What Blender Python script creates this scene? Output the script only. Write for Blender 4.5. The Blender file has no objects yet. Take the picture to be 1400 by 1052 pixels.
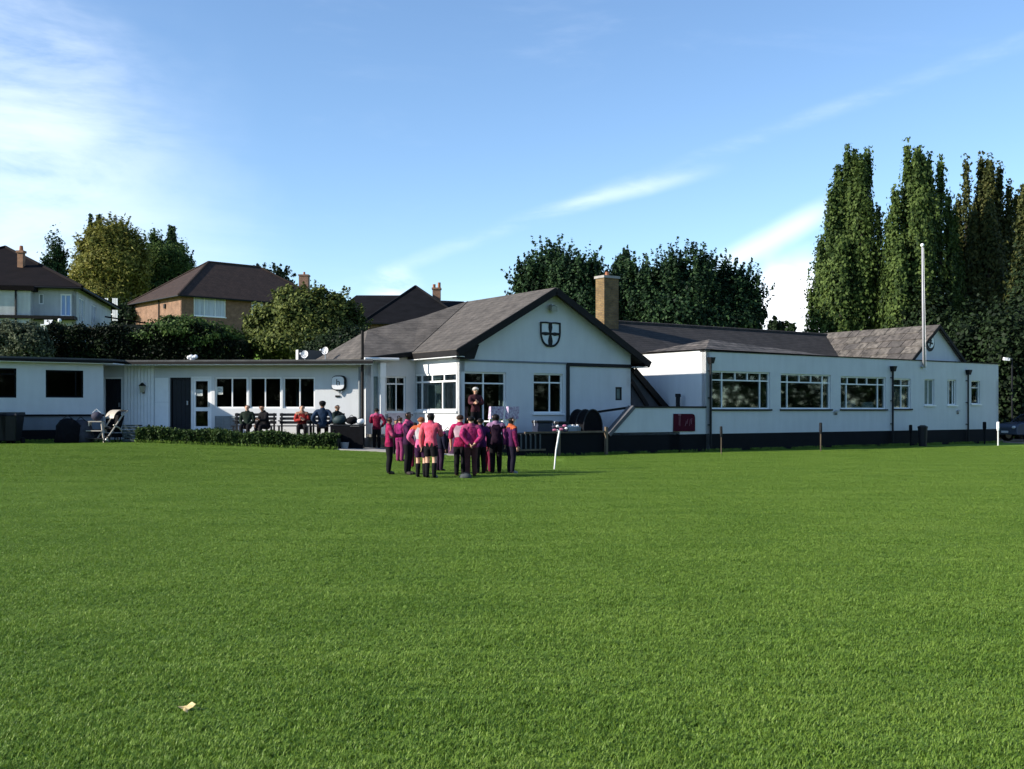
import bpy, math, random
import numpy as np
from mathutils import Vector, Matrix, Quaternion
rnd = random.Random(7)
RG = np.random.default_rng(11)
SC = bpy.context.scene
COL = SC.collection
# ------------------------------------------------------------------ camera
F, HX, HY, CH = 1450.0, 700.0, 562.0, 1.6
cam = bpy.data.cameras.new('camera')
cam.sensor_width = 36.0
cam.lens = 36.0 * F / 1400.0
cam.shift_y = 36.0 / 1400.0
cam.clip_start = 0.1
cam.clip_end = 3000
camo = bpy.data.objects.new('camera', cam)
COL.objects.link(camo)
camo.location = (0, 0, CH)
camo.rotation_euler = (math.radians(90), 0, 0)
SC.camera = camo
# ------------------------------------------------------------------ light
SUN_AZ = math.radians(19)       # towards the camera side of due left
SUN_EL = math.radians(26)
SDIR = Vector((-math.cos(SUN_AZ) * math.cos(SUN_EL), -math.sin(SUN_AZ) * math.cos(SUN_EL), math.sin(SUN_EL)))
sl = bpy.data.lights.new('sun', 'SUN')
sl.energy = 5.0
sl.angle = math.radians(0.53)
sl.color = (1.0, 0.93, 0.82)
so = bpy.data.objects.new('sun', sl)
COL.objects.link(so)
so.rotation_euler = SDIR.to_track_quat('Z', 'Y').to_euler()
so.location = SDIR * 60
SC.view_settings.view_transform = 'Standard'
SC.view_settings.look = 'None'
SC.view_settings.gamma = 1.0
SC.view_settings.use_curve_mapping = False
SC.view_settings.exposure = 0.85
SC.render.film_transparent = False

W = bpy.data.worlds.new('World')
SC.world = W
W.use_nodes = True


def build_world():
    nt = W.node_tree
    nt.nodes.clear()
    N, L = nt.nodes.new, nt.links.new
    out = N('ShaderNodeOutputWorld')
    bg = N('ShaderNodeBackground')
    bg.inputs['Strength'].default_value = 0.125
    sky = N('ShaderNodeTexSky')
    sky.sky_type = 'NISHITA'
    sky.sun_disc = False
    sky.sun_elevation = SUN_EL
    sky.sun_rotation = math.atan2(SDIR.x, SDIR.y)
    sky.altitude = 50
    sky.air_density = 1.0
    sky.dust_density = 0.1
    sky.ozone_density = 4.0
    tc = N('ShaderNodeTexCoord')
    D = tc.outputs['Generated']

    def math_(op, a, b=None, clamp=False):
        n = N('ShaderNodeMath')
        n.operation = op
        n.use_clamp = clamp
        for i, v in enumerate((a, b)):
            if v is None:
                continue
            if isinstance(v, (int, float)):
                n.inputs[i].default_value = v
            else:
                L(v, n.inputs[i])
        return n.outputs[0]

    def vdir(px, py):
        return Vector(((px - HX) / F, 1.0, (HY - py) / F)).normalized()

    def dot(v):
        n = N('ShaderNodeVectorMath')
        n.operation = 'DOT_PRODUCT'
        L(D, n.inputs[0])
        n.inputs[1].default_value = v
        return n.outputs['Value']

    def noise(scale, detail, rough, stretch=(1, 1, 1), rot=(0, 0, 0), dist=0.0):
        m = N('ShaderNodeMapping')
        m.inputs['Scale'].default_value = stretch
        m.inputs['Rotation'].default_value = rot
        L(D, m.inputs['Vector'])
        n = N('ShaderNodeTexNoise')
        n.inputs['Scale'].default_value = scale
        n.inputs['Detail'].default_value = detail
        n.inputs['Roughness'].default_value = rough
        n.inputs['Distortion'].default_value = dist
        L(m.outputs[0], n.inputs['Vector'])
        return n.outputs['Fac']

    def ramp(v, a, b, c=0.0, d=1.0):
        n = N('ShaderNodeMapRange')
        n.interpolation_type = 'SMOOTHSTEP'
        n.inputs['From Min'].default_value = a
        n.inputs['From Max'].default_value = b
        n.inputs['To Min'].default_value = c
        n.inputs['To Max'].default_value = d
        L(v, n.inputs['Value'])
        return n.outputs[0]

    warp = noise(5.0, 4, 0.6)
    fine = noise(9.0, 6, 0.62, (1, 1, 3.2), (0, 0.25, 0), 0.3)
    wisp = noise(3.6, 7, 0.62, (1.0, 1.0, 4.0), (0, 0.18, 0), 0.5)

    def blob(px, py, rad_in, rad_out, warp_amt):
        # rad in degrees; angular distance warped by noise
        a = math_('ARCCOSINE', math_('MINIMUM', dot(vdir(px, py)), 0.999999))
        a = math_('ADD', a, math_('MULTIPLY', math_('SUBTRACT', warp, 0.5), warp_amt))
        return ramp(a, math.radians(rad_in), math.radians(rad_out), 1.0, 0.0)

    def band(p1, p2, w, warp_amt):
        n = vdir(*p1).cross(vdir(*p2)).normalized()
        a = math_('ABSOLUTE', math_('ADD', dot(n), math_('MULTIPLY', math_('SUBTRACT', warp, 0.5), warp_amt)))
        return ramp(a, 0.0, w, 1.0, 0.0)

    parts = []
    # long thin contrail, fading in density by noise
    parts.append(math_('MULTIPLY', math_('MULTIPLY', band((640, 332), (1400, 55), 0.011, 0.02), ramp(fine, 0.34, 0.75)), 0.11))
    c1 = math_('MULTIPLY', band((700, 308), (960, 235), 0.011, 0.02), blob(850, 268, 1, 6.5, 0.0))
    parts.append(math_('MULTIPLY', math_('MULTIPLY', c1, ramp(fine, 0.3, 0.62)), 0.24))
    c2 = math_('MULTIPLY', band((985, 365), (1100, 302), 0.017, 0.015), blob(1055, 330, 1.5, 4.6, 0.02))
    parts.append(math_('MULTIPLY', c2, 0.42))
    # fair-weather cloud by the poplars, smaller one over the far roof
    parts.append(math_('MULTIPLY', blob(1118, 458, 2.0, 5.0, 0.12), ramp(fine, 0.22, 0.5)))
    parts.append(math_('MULTIPLY', math_('MULTIPLY', blob(545, 404, 0.2, 2.0, 0.06), ramp(fine, 0.3, 0.6)), 0.5))
    # cirrus on the sun side
    cl = math_('MULTIPLY', blob(-160, 290, 3, 15, 0.12), ramp(wisp, 0.34, 0.72))
    parts.append(math_('MULTIPLY', cl, 0.17))
    cl2 = math_('MULTIPLY', blob(20, 130, 1.5, 7, 0.12), ramp(fine, 0.30, 0.62))
    parts.append(math_('MULTIPLY', cl2, 0.16))
    cl3 = math_('MULTIPLY', blob(80, 290, 2, 12, 0.16), ramp(wisp, 0.22, 0.6))
    parts.append(math_('MULTIPLY', cl3, 0.24))
    # light scattered cirrus everywhere
    parts.append(math_('MULTIPLY', ramp(wisp, 0.52, 0.9), 0.10))
    tot = parts[0]
    for p in parts[1:]:
        tot = math_('SUBTRACT', math_('ADD', tot, p), math_('MULTIPLY', tot, p))
    mix = N('ShaderNodeMix')
    mix.data_type = 'RGBA'
    L(tot, mix.inputs['Factor'])
    L(sky.outputs[0], mix.inputs['A'])
    mix.inputs['B'].default_value = (7.6, 7.9, 8.3, 1)
    L(mix.outputs['Result'], bg.inputs['Color'])
    L(bg.outputs[0], out.inputs['Surface'])


build_world()

# ------------------------------------------------------------------ helpers
UV = Vector((0.823, 0.568, 0))
VV = Vector((-0.568, 0.823, 0))
P0 = Vector((7.57, 41.4, 0))


def sstep(a, b, x):
    t = min(1.0, max(0.0, (x - a) / (b - a)))
    return t * t * (3 - 2 * t)


def gz(x, y):
    """height of the ground"""
    lawn = 0.5 * sstep(22, 36, y) * min(1, max(0, (1.5 - x) / 14))
    hill = 5.6 * sstep(47, 72, y) * sstep(8, -14, x) + 0.03 * max(0, y - 72) * sstep(8, -14, x)
    return lawn + hill


def at(px, py, d):
    return Vector(((px - HX) / F * d, d, CH + (HY - py) / F * d))


def on_ground(px, py):
    d = CH * F / (py - HY)
    for _ in range(30):
        x = (px - HX) / F * d
        d = d * 0.5 + 0.5 * (CH - gz(x, d)) * F / (py - HY)
    x = (px - HX) / F * d
    return Vector((x, d, gz(x, d)))


class Plane:
    """vertical wall plane: o + t*a, outward n"""
    def __init__(s, o, a):
        s.o = Vector((o[0], o[1], 0))
        s.a = Vector((a[0], a[1], 0)).normalized()
        s.n = Vector((s.a.y, -s.a.x, 0))

    def w(s, t, n, z):
        return s.o + s.a * t + s.n * n + Vector((0, 0, z))

    def hit(s, px, py=562):
        rx = (px - HX) / F
        t = (rx * s.o.y - s.o.x) / (s.a.x - rx * s.a.y)
        d = s.o.y + t * s.a.y
        return t, CH - (py - HY) * d / F

    def rect(s, x0, y0, x1, y1):
        ta, _ = s.hit(x0)
        tb, _ = s.hit(x1)
        xm = (x0 + x1) / 2
        return ta, tb, s.hit(xm, y1)[1], s.hit(xm, y0)[1]


def bst(t, s, z):
    return P0 + UV * t + VV * s + Vector((0, 0, z))


WL = {}


def wloc(o):
    return WL.get(o.name, Vector((0, 0, 0))) if o else Vector((0, 0, 0))


def link(name, data, loc, parent=None):
    o = bpy.data.objects.new(name, data)
    COL.objects.link(o)
    if parent:
        o.parent = parent
    o.location = Vector(loc) - wloc(parent)
    WL[o.name] = Vector(loc)
    return o


def tag(o, label=None, cat=None, group=None, kind=None):
    if label:
        o['label'] = label
    if cat:
        o['category'] = cat
    if group:
        o['group'] = group
    if kind:
        o['kind'] = kind
    return o


def thing(name, label, cat, loc, group=None):
    return tag(link(name, None, loc), label, cat, group)


def empty(name, loc, parent):
    return link(name, None, loc, parent)


def text_mesh(cu):
    ob = bpy.data.objects.new('tmp', cu)
    COL.objects.link(ob)
    dg = bpy.context.evaluated_depsgraph_get()
    me = bpy.data.meshes.new_from_object(ob.evaluated_get(dg))
    bpy.data.objects.remove(ob)
    return me


class MB:
    def __init__(s):
        s.v, s.f, s.m = [], [], []

    def add(s, vs, fs, mi=0):
        b = len(s.v)
        s.v += [tuple(v) for v in vs]
        s.f += [tuple(b + i for i in f) for f in fs]
        s.m += [mi] * len(fs)
        return s

    def hexa(s, c, mi=0):
        """8 corners: bottom 4 ccw, top 4 ccw"""
        return s.add(c, [(3, 2, 1, 0), (4, 5, 6, 7), (0, 1, 5, 4), (1, 2, 6, 5), (2, 3, 7, 6), (3, 0, 4, 7)], mi)

    def box(s, pl, t0, t1, n0, n1, z0, z1, mi=0):
        w = pl.w
        return s.hexa([w(t0, n1, z0), w(t1, n1, z0), w(t1, n0, z0), w(t0, n0, z0),
                       w(t0, n1, z1), w(t1, n1, z1), w(t1, n0, z1), w(t0, n0, z1)], mi)

    def cube(s, c, sx, sy, sz, rot=0, mi=0):
        c = Vector(c)
        ca, sa = math.cos(rot), math.sin(rot)
        vs = []
        for z in (-sz / 2, sz / 2):
            for x, y in ((-1, -1), (1, -1), (1, 1), (-1, 1)):
                X, Y = x * sx / 2, y * sy / 2
                vs.append(c + Vector((X * ca - Y * sa, X * sa + Y * ca, z)))
        return s.hexa(vs, mi)

    def beam(s, p, q, w, h, up=(0, 0, 1), mi=0):
        p, q, up = Vector(p), Vector(q), Vector(up)
        d = (q - p).normalized()
        side = d.cross(up)
        if side.length < 1e-4:
            side = d.cross(Vector((0, 1, 0)))
        side.normalize()
        u = side.cross(d)
        a, b = side * w / 2, u * h / 2
        return s.hexa([p - a - b, p + a - b, q + a - b, q - a - b, p - a + b, p + a + b, q + a + b, q - a + b], mi)

    def tube(s, pts, rads, seg=8, cap=True, mi=0):
        pts = [Vector(p) for p in pts]
        if isinstance(rads, (int, float)):
            rads = [rads] * len(pts)
        vs, fs = [], []
        for i, p in enumerate(pts):
            d = (pts[min(i + 1, len(pts) - 1)] - pts[max(i - 1, 0)]).normalized()
            x = d.cross(Vector((0.13, 0.99, 0.05)))
            if x.length < 0.1:
                x = d.cross(Vector((1, 0, 0)))
            x.normalize()
            y = d.cross(x)
            for k in range(seg):
                a = 2 * math.pi * k / seg
                vs.append(p + x * math.cos(a) * rads[i] + y * math.sin(a) * rads[i])
        for i in range(len(pts) - 1):
            for k in range(seg):
                k2 = (k + 1) % seg
                fs.append((i * seg + k, i * seg + k2, (i + 1) * seg + k2, (i + 1) * seg + k))
        if cap:
            fs.append(tuple(reversed(range(seg))))
            fs.append(tuple((len(pts) - 1) * seg + k for k in range(seg)))
        return s.add(vs, fs, mi)

    def slab(s, pts, th, mi=0):
        """polygon (3d pts, ccw from above) with thickness straight down"""
        n = len(pts)
        top = [Vector(p) for p in pts]
        bot = [p - Vector((0, 0, th)) for p in top]
        fs = [tuple(range(n)), tuple(reversed(range(n, 2 * n)))]
        for i in range(n):
            j = (i + 1) % n
            fs.append((i, i + n, j + n, j))
        return s.add(top + bot, fs, mi)

    def prism(s, pl, pts, n0, n1, mi=0):
        """(t,z) polygon, ccw seen from outside, extruded from n0 (inner) to n1 (outer)"""
        k = len(pts)
        out = [pl.w(t, n1, z) for t, z in pts]
        inn = [pl.w(t, n0, z) for t, z in pts]
        fs = [tuple(range(k)), tuple(reversed(range(k, 2 * k)))]
        for i in range(k):
            j = (i + 1) % k
            fs.append((i, i + k, j + k, j))
        return s.add(out + inn, fs, mi)

    def ball(s, c, rx, ry=None, rz=None, seg=8, rings=5, mi=0):
        ry = ry or rx
        rz = rz or rx
        c = Vector(c)
        vs = [c + Vector((0, 0, -rz))]
        for i in range(1, rings):
            ph = -math.pi / 2 + math.pi * i / rings
            for k in range(seg):
                a = 2 * math.pi * k / seg
                vs.append(c + Vector((rx * math.cos(ph) * math.cos(a), ry * math.cos(ph) * math.sin(a), rz * math.sin(ph))))
        vs.append(c + Vector((0, 0, rz)))
        fs = []
        for k in range(seg):
            fs.append((0, 1 + (k + 1) % seg, 1 + k))
        for i in range(rings - 2):
            for k in range(seg):
                a = 1 + i * seg
                fs.append((a + k, a + (k + 1) % seg, a + seg + (k + 1) % seg, a + seg + k))
        t = len(vs) - 1
        a = 1 + (rings - 2) * seg
        for k in range(seg):
            fs.append((a + k, a + (k + 1) % seg, t))
        return s.add(vs, fs, mi)

    def build(s, name, mats, parent=None, smooth=False, origin=None, bevel=0):
        vs = np.array(s.v, dtype=float)
        lo, hi = vs.min(0), vs.max(0)
        c = Vector(((lo[0] + hi[0]) / 2, (lo[1] + hi[1]) / 2, lo[2])) if origin is None else Vector(origin)
        me = bpy.data.meshes.new(name)
        me.from_pydata((vs - np.array(c)).tolist(), [], s.f)
        if not isinstance(mats, (list, tuple)):
            mats = [mats]
        for m in mats:
            me.materials.append(m)
        if len(mats) > 1:
            me.polygons.foreach_set('material_index', s.m)
        if smooth:
            me.polygons.foreach_set('use_smooth', [True] * len(me.polygons))
        me.update()
        o = link(name, me, c, parent)
        if bevel:
            b = o.modifiers.new('bevel', 'BEVEL')
            b.width = bevel
            b.segments = 1
            b.limit_method = 'ANGLE'
        return o


# ------------------------------------------------------------------ materials
MATS = {}


def mat(name, col, rough=0.8, var=0.0, vscale=3.0, bump=0.0, bscale=40.0, col2=None, metal=0.0, spec=0.4, stretch=(1, 1, 1), detail=4):
    if name in MATS:
        return MATS[name]
    m = bpy.data.materials.new(name)
    MATS[name] = m
    m.use_nodes = True
    nt = m.node_tree
    N, L = nt.nodes.new, nt.links.new
    b = nt.nodes['Principled BSDF']
    b.inputs['Base Color'].default_value = (*col, 1)
    b.inputs['Roughness'].default_value = rough
    b.inputs['Metallic'].default_value = metal
    b.inputs['Specular IOR Level'].default_value = spec
    geo = N('ShaderNodeNewGeometry')
    mp = N('ShaderNodeMapping')
    mp.inputs['Scale'].default_value = stretch
    L(geo.outputs['Position'], mp.inputs['Vector'])
    if var > 0 or col2:
        n = N('ShaderNodeTexNoise')
        n.inputs['Scale'].default_value = vscale
        n.inputs['Detail'].default_value = detail
        n.inputs['Roughness'].default_value = 0.62
        L(mp.outputs[0], n.inputs['Vector'])
        mr = N('ShaderNodeMapRange')
        mr.inputs['From Min'].default_value = 0.32
        mr.inputs['From Max'].default_value = 0.68
        L(n.outputs['Fac'], mr.inputs['Value'])
        mx = N('ShaderNodeMix')
        mx.data_type = 'RGBA'
        mx.inputs['A'].default_value = (*col, 1)
        c2 = col2 or tuple(c * (1 - var) for c in col)
        mx.inputs['B'].default_value = (*c2, 1)
        L(mr.outputs[0], mx.inputs['Factor'])
        L(mx.outputs['Result'], b.inputs['Base Color'])
    if bump > 0:
        n2 = N('ShaderNodeTexNoise')
        n2.inputs['Scale'].default_value = bscale
        n2.inputs['Detail'].default_value = 4
        L(mp.outputs[0], n2.inputs['Vector'])
        bp = N('ShaderNodeBump')
        bp.inputs['Strength'].default_value = bump
        bp.inputs['Distance'].default_value = 0.02
        L(n2.outputs['Fac'], bp.inputs['Height'])
        L(bp.outputs[0], b.inputs['Normal'])
    return m


def mat_courses(name, colA, colB, mortar, axis, bw, bh, msize=0.01, rough=0.85, offset=0.5, mott=0.4):
    """brick / tile courses. axis: horizontal unit vector along the courses; uses (along, height)"""
    m = bpy.data.materials.new(name)
    MATS[name] = m
    m.use_nodes = True
    nt = m.node_tree
    N, L = nt.nodes.new, nt.links.new
    b = nt.nodes['Principled BSDF']
    b.inputs['Roughness'].default_value = rough
    b.inputs['Specular IOR Level'].default_value = 0.25
    geo = N('ShaderNodeNewGeometry')
    dt = N('ShaderNodeVectorMath')
    dt.operation = 'DOT_PRODUCT'
    L(geo.outputs['Position'], dt.inputs[0])
    dt.inputs[1].default_value = axis
    sp = N('ShaderNodeSeparateXYZ')
    L(geo.outputs['Position'], sp.inputs[0])
    cb = N('ShaderNodeCombineXYZ')
    L(dt.outputs['Value'], cb.inputs[0])
    L(sp.outputs['Z'], cb.inputs[1])
    br = N('ShaderNodeTexBrick')
    br.offset = offset
    br.inputs['Color1'].default_value = (*colA, 1)
    br.inputs['Color2'].default_value = (*colB, 1)
    br.inputs['Mortar'].default_value = (*mortar, 1)
    br.inputs['Scale'].default_value = 1.0
    br.inputs['Mortar Size'].default_value = msize
    br.inputs['Mortar Smooth'].default_value = 0.3
    br.inputs['Brick Width'].default_value = bw
    br.inputs['Row Height'].default_value = bh
    L(cb.outputs[0], br.inputs['Vector'])
    n = N('ShaderNodeTexNoise')
    n.inputs['Scale'].default_value = 2.2
    n.inputs['Detail'].default_value = 7
    n.inputs['Roughness'].default_value = 0.7
    L(geo.outputs['Position'], n.inputs['Vector'])
    mr = N('ShaderNodeMapRange')
    mr.inputs['From Min'].default_value = 0.3
    mr.inputs['From Max'].default_value = 0.7
    mr.inputs['To Min'].default_value = 1 - mott
    mr.inputs['To Max'].default_value = 1 + mott * 0.6
    L(n.outputs['Fac'], mr.inputs['Value'])
    mx = N('ShaderNodeMix')
    mx.data_type = 'RGBA'
    mx.blend_type = 'MULTIPLY'
    mx.inputs['Factor'].default_value = 1
    L(br.outputs['Color'], mx.inputs['A'])
    L(mr.outputs[0], mx.inputs['B'])
    L(mx.outputs['Result'], b.inputs['Base Color'])
    bp = N('ShaderNodeBump')
    bp.inputs['Strength'].default_value = 0.5
    bp.inputs['Distance'].default_value = 0.03
    bp.invert = True
    L(br.outputs['Fac'], bp.inputs['Height'])
    L(bp.outputs[0], b.inputs['Normal'])
    return m


def mat_leaf(name, cols, trans=0.35, clump=0.8, rough=0.6):
    """cols: (dark, mid, light) leaf colours, picked per leaf and by clump noise"""
    m = bpy.data.materials.new(name)
    MATS[name] = m
    m.use_nodes = True
    nt = m.node_tree
    nt.nodes.clear()
    N, L = nt.nodes.new, nt.links.new
    out = N('ShaderNodeOutputMaterial')
    geo = N('ShaderNodeNewGeometry')
    n = N('ShaderNodeTexNoise')
    n.inputs['Scale'].default_value = clump
    n.inputs['Detail'].default_value = 3
    L(geo.outputs['Position'], n.inputs['Vector'])
    a = N('ShaderNodeMath')
    a.operation = 'MULTIPLY_ADD'
    L(geo.outputs['Random Per Island'], a.inputs[0])
    a.inputs[1].default_value = 0.55
    a.inputs[2].default_value = -0.28
    b = N('ShaderNodeMath')
    b.operation = 'ADD'
    L(n.outputs['Fac'], b.inputs[0])
    L(a.outputs[0], b.inputs[1])
    cr = N('ShaderNodeValToRGB')
    e = cr.color_ramp.elements
    e[0].position = 0.25
    e[0].color = (*cols[0], 1)
    e[1].position = 0.8
    e[1].color = (*cols[2], 1)
    k = e.new(0.5)
    k.color = (*cols[1], 1)
    L(b.outputs[0], cr.inputs[0])
    df = N('ShaderNodeBsdfPrincipled')
    df.inputs['Roughness'].default_value = rough
    df.inputs['Specular IOR Level'].default_value = 0.12
    L(cr.outputs[0], df.inputs['Base Color'])
    tr = N('ShaderNodeBsdfTranslucent')
    L(cr.outputs[0], tr.inputs['Color'])
    mx = N('ShaderNodeMixShader')
    mx.inputs[0].default_value = trans
    L(df.outputs[0], mx.inputs[1])
    L(tr.outputs[0], mx.inputs[2])
    L(mx.outputs[0], out.inputs['Surface'])
    return m


def mat_glass(name, tint, refl=0.10):
    m = bpy.data.materials.new(name)
    MATS[name] = m
    m.use_nodes = True
    nt = m.node_tree
    nt.nodes.clear()
    N, L = nt.nodes.new, nt.links.new
    out = N('ShaderNodeOutputMaterial')
    t = N('ShaderNodeBsdfTransparent')
    t.inputs['Color'].default_value = (*tint, 1)
    g = N('ShaderNodeBsdfGlossy')
    g.inputs['Roughness'].default_value = 0.03
    g.inputs['Color'].default_value = (0.9, 0.95, 1, 1)
    fr = N('ShaderNodeFresnel')
    fr.inputs['IOR'].default_value = 1.5
    ad = N('ShaderNodeMath')
    ad.operation = 'MULTIPLY'
    L(fr.outputs[0], ad.inputs[0])
    ad.inputs[1].default_value = refl / 0.04
    ad.use_clamp = True
    mx = N('ShaderNodeMixShader')
    L(ad.outputs[0], mx.inputs[0])
    L(t.outputs[0], mx.inputs[1])
    L(g.outputs[0], mx.inputs[2])
    L(mx.outputs[0], out.inputs['Surface'])
    return m


def mat_wall(name, col, streak=0.10):
    """painted render: faint vertical rain streaks, roller patches and dirt"""
    m = bpy.data.materials.new(name)
    MATS[name] = m
    m.use_nodes = True
    nt = m.node_tree
    N, L = nt.nodes.new, nt.links.new
    b = nt.nodes['Principled BSDF']
    b.inputs['Roughness'].default_value = 0.75
    b.inputs['Specular IOR Level'].default_value = 0.3
    geo = N('ShaderNodeNewGeometry')

    def noi(scale, st, det):
        mp = N('ShaderNodeMapping')
        mp.inputs['Scale'].default_value = st
        L(geo.outputs['Position'], mp.inputs['Vector'])
        n = N('ShaderNodeTexNoise')
        n.inputs['Scale'].default_value = scale
        n.inputs['Detail'].default_value = det
        n.inputs['Roughness'].default_value = 0.65
        L(mp.outputs[0], n.inputs['Vector'])
        return n.outputs['Fac']
    a = noi(3.0, (1, 1, 0.12), 6)
    c = noi(0.7, (1, 1, 1), 5)
    ad = N('ShaderNodeMath')
    ad.operation = 'ADD'
    L(a, ad.inputs[0])
    L(c, ad.inputs[1])
    mr = N('ShaderNodeMapRange')
    mr.inputs['From Min'].default_value = 0.75
    mr.inputs['From Max'].default_value = 1.3
    mr.inputs['To Min'].default_value = 1.0
    mr.inputs['To Max'].default_value = 1.0 - streak * 1.8
    L(ad.outputs[0], mr.inputs['Value'])
    mx = N('ShaderNodeMix')
    mx.data_type = 'RGBA'
    mx.blend_type = 'MULTIPLY'
    mx.inputs['Factor'].default_value = 1
    mx.inputs['A'].default_value = (*col, 1)
    L(mr.outputs[0], mx.inputs['B'])
    L(mx.outputs['Result'], b.inputs['Base Color'])
    g = noi(35, (1, 1, 1), 4)
    bp = N('ShaderNodeBump')
    bp.inputs['Strength'].default_value = 0.18
    bp.inputs['Distance'].default_value = 0.015
    L(g, bp.inputs['Height'])
    L(bp.outputs[0], b.inputs['Normal'])
    return m


M_WHITE = mat_wall('white_render', (0.59, 0.60, 0.605), 0.07)
M_BAND = mat_wall('grey_render', (0.16, 0.18, 0.21), 0.12)
M_TRIM = mat('white_gloss', (0.80, 0.80, 0.79), 0.4, 0.08, 4)
M_BLACK = mat('black_paint', (0.006, 0.007, 0.009), 0.6, 0.4, 2, spec=.25)
M_NAVY = mat('navy_black_plinth', (0.0035, 0.0048, 0.0075), 0.75, 0.5, 1.4, 0.2, 20, spec=.15)
M_FASCIA = mat('dark_brown_fascia', (0.010, 0.0085, 0.0085), 0.7, 0.4, 3, spec=.2)
M_FELT = mat('roof_felt', (0.10, 0.10, 0.10), 0.9, 0.5, 1.5, 0.3, 30)
M_LEAD = mat('lead_flashing', (0.38, 0.39, 0.40), 0.6, 0.3, 3)
M_PAVE = mat('concrete_paving', (0.36, 0.34, 0.31), 0.9, 0.35, 2.2, 0.3, 25)
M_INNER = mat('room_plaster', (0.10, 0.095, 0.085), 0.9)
M_GLASS = mat_glass('window_glass', (0.60, 0.66, 0.66), 0.018)
M_FROST = mat('obscured_glass', (0.14, 0.19, 0.18), 0.25, 0.3, 9)
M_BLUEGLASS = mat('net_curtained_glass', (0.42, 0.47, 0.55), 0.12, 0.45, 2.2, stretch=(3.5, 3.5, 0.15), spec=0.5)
M_CURT = mat('pale_curtain', (0.44, 0.47, 0.44), 0.9, 0.4, 2.5, stretch=(5, 5, 0.2))
M_ROOFA = mat_courses('grey_shingles', (0.098, 0.086, 0.075), (0.084, 0.074, 0.065), (0.064, 0.056, 0.05), VV, 0.33, 0.115, 0.008, mott=.5)
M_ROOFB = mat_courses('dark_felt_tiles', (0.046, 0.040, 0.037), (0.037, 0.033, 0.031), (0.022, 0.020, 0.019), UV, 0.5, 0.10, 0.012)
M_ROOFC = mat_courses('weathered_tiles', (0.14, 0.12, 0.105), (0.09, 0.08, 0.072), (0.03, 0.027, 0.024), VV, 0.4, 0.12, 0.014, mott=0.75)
M_BRICKY = mat_courses('yellow_stock_brick', (0.22, 0.145, 0.060), (0.16, 0.10, 0.045), (0.13, 0.10, 0.065), UV + VV, 0.23, 0.078, 0.012, mott=0.5)
M_WOOD = mat('weathered_wood', (0.16, 0.12, 0.08), 0.85, 0.5, 5, 0.3, 30, stretch=(1, 1, 0.2))
M_BARK = mat('bark', (0.07, 0.055, 0.04), 0.9, 0.5, 4, 0.5, 18, stretch=(1, 1, 0.25))
M_STEEL = mat('galvanised_steel', (0.42, 0.43, 0.44), 0.4, 0.2, 6, metal=0.7)
M_PLASTIC = mat('white_plastic', (0.75, 0.75, 0.76), 0.4, 0.1, 6)
M_MAROON = mat('maroon_sign_board', (0.065, 0.002, 0.014), 0.7, 0.35, 3, spec=.1)
M_CREAM = mat('cream_tubing', (0.40, 0.36, 0.30), 0.5, 0.15, 5)
M_DKFAB = mat('black_fabric', (0.005, 0.005, 0.007), 0.9, 0.5, 8, spec=.15)
M_DKPL = mat('dark_plastic', (0.008, 0.009, 0.012), 0.5, 0.3, 4, spec=.3)

# ------------------------------------------------------------------ ground
def ground_material():
    m = bpy.data.materials.new('mown_turf')
    m.use_nodes = True
    nt = m.node_tree
    N, L = nt.nodes.new, nt.links.new
    b = nt.nodes['Principled BSDF']
    b.inputs['Roughness'].default_value = 0.95
    b.inputs['Specular IOR Level'].default_value = 0.1
    geo = N('ShaderNodeNewGeometry')

    def noi(scale, det, st=(1, 1, 1)):
        mp = N('ShaderNodeMapping')
        mp.inputs['Scale'].default_value = st
        L(geo.outputs['Position'], mp.inputs['Vector'])
        n = N('ShaderNodeTexNoise')
        n.inputs['Scale'].default_value = scale
        n.inputs['Detail'].default_value = det
        n.inputs['Roughness'].default_value = 0.7
        L(mp.outputs[0], n.inputs['Vector'])
        return n.outputs['Fac']
    cr = N('ShaderNodeValToRGB')
    e = cr.color_ramp.elements
    e[0].position = 0.3
    e[0].color = (0.082, 0.155, 0.018, 1)
    e[1].position = 0.7
    e[1].color = (0.19, 0.285, 0.046, 1)
    mixn = N('ShaderNodeMath')
    mixn.operation = 'MULTIPLY_ADD'
    L(noi(0.25, 5, (1, 2, 1)), mixn.inputs[0])
    mixn.inputs[1].default_value = 0.5
    hn = N('ShaderNodeMath')
    hn.operation = 'MULTIPLY'
    L(noi(9, 8), hn.inputs[0])
    hn.inputs[1].default_value = 0.5
    L(hn.outputs[0], mixn.inputs[2])
    L(mixn.outputs[0], cr.inputs[0])
    L(cr.outputs[0], b.inputs['Base Color'])
    bp = N('ShaderNodeBump')
    bp.inputs['Strength'].default_value = 0.8
    bp.inputs['Distance'].default_value = 0.03
    L(noi(55, 4), bp.inputs['Height'])
    L(bp.outputs[0], b.inputs['Normal'])
    return m


M_TURF = ground_material()


def axis_steps(segs):
    out = []
    for a, b, st in segs:
        n = max(1, int(round((b - a) / st)))
        out += [a + (b - a) * i / n for i in range(n)]
    out.append(segs[-1][1])
    return out


xs = axis_steps([(-600, -70, 60), (-70, 50, 2.5), (50, 600, 60)])
ys = axis_steps([(-500, -5, 55), (-5, 120, 2.0), (120, 800, 60)])
gv = [(x, y, gz(x, y)) for y in ys for x in xs]
nx = len(xs)
gf = [(j * nx + i, j * nx + i + 1, (j + 1) * nx + i + 1, (j + 1) * nx + i) for j in range(len(ys) - 1) for i in range(nx - 1)]
gm = bpy.data.meshes.new('ground')
gm.from_pydata(gv, [], gf)
gm.materials.append(M_TURF)
gm.polygons.foreach_set('use_smooth', [True] * len(gm.polygons))
tag(link('ground', gm, (0, 0, 0)), kind='structure')

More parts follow.
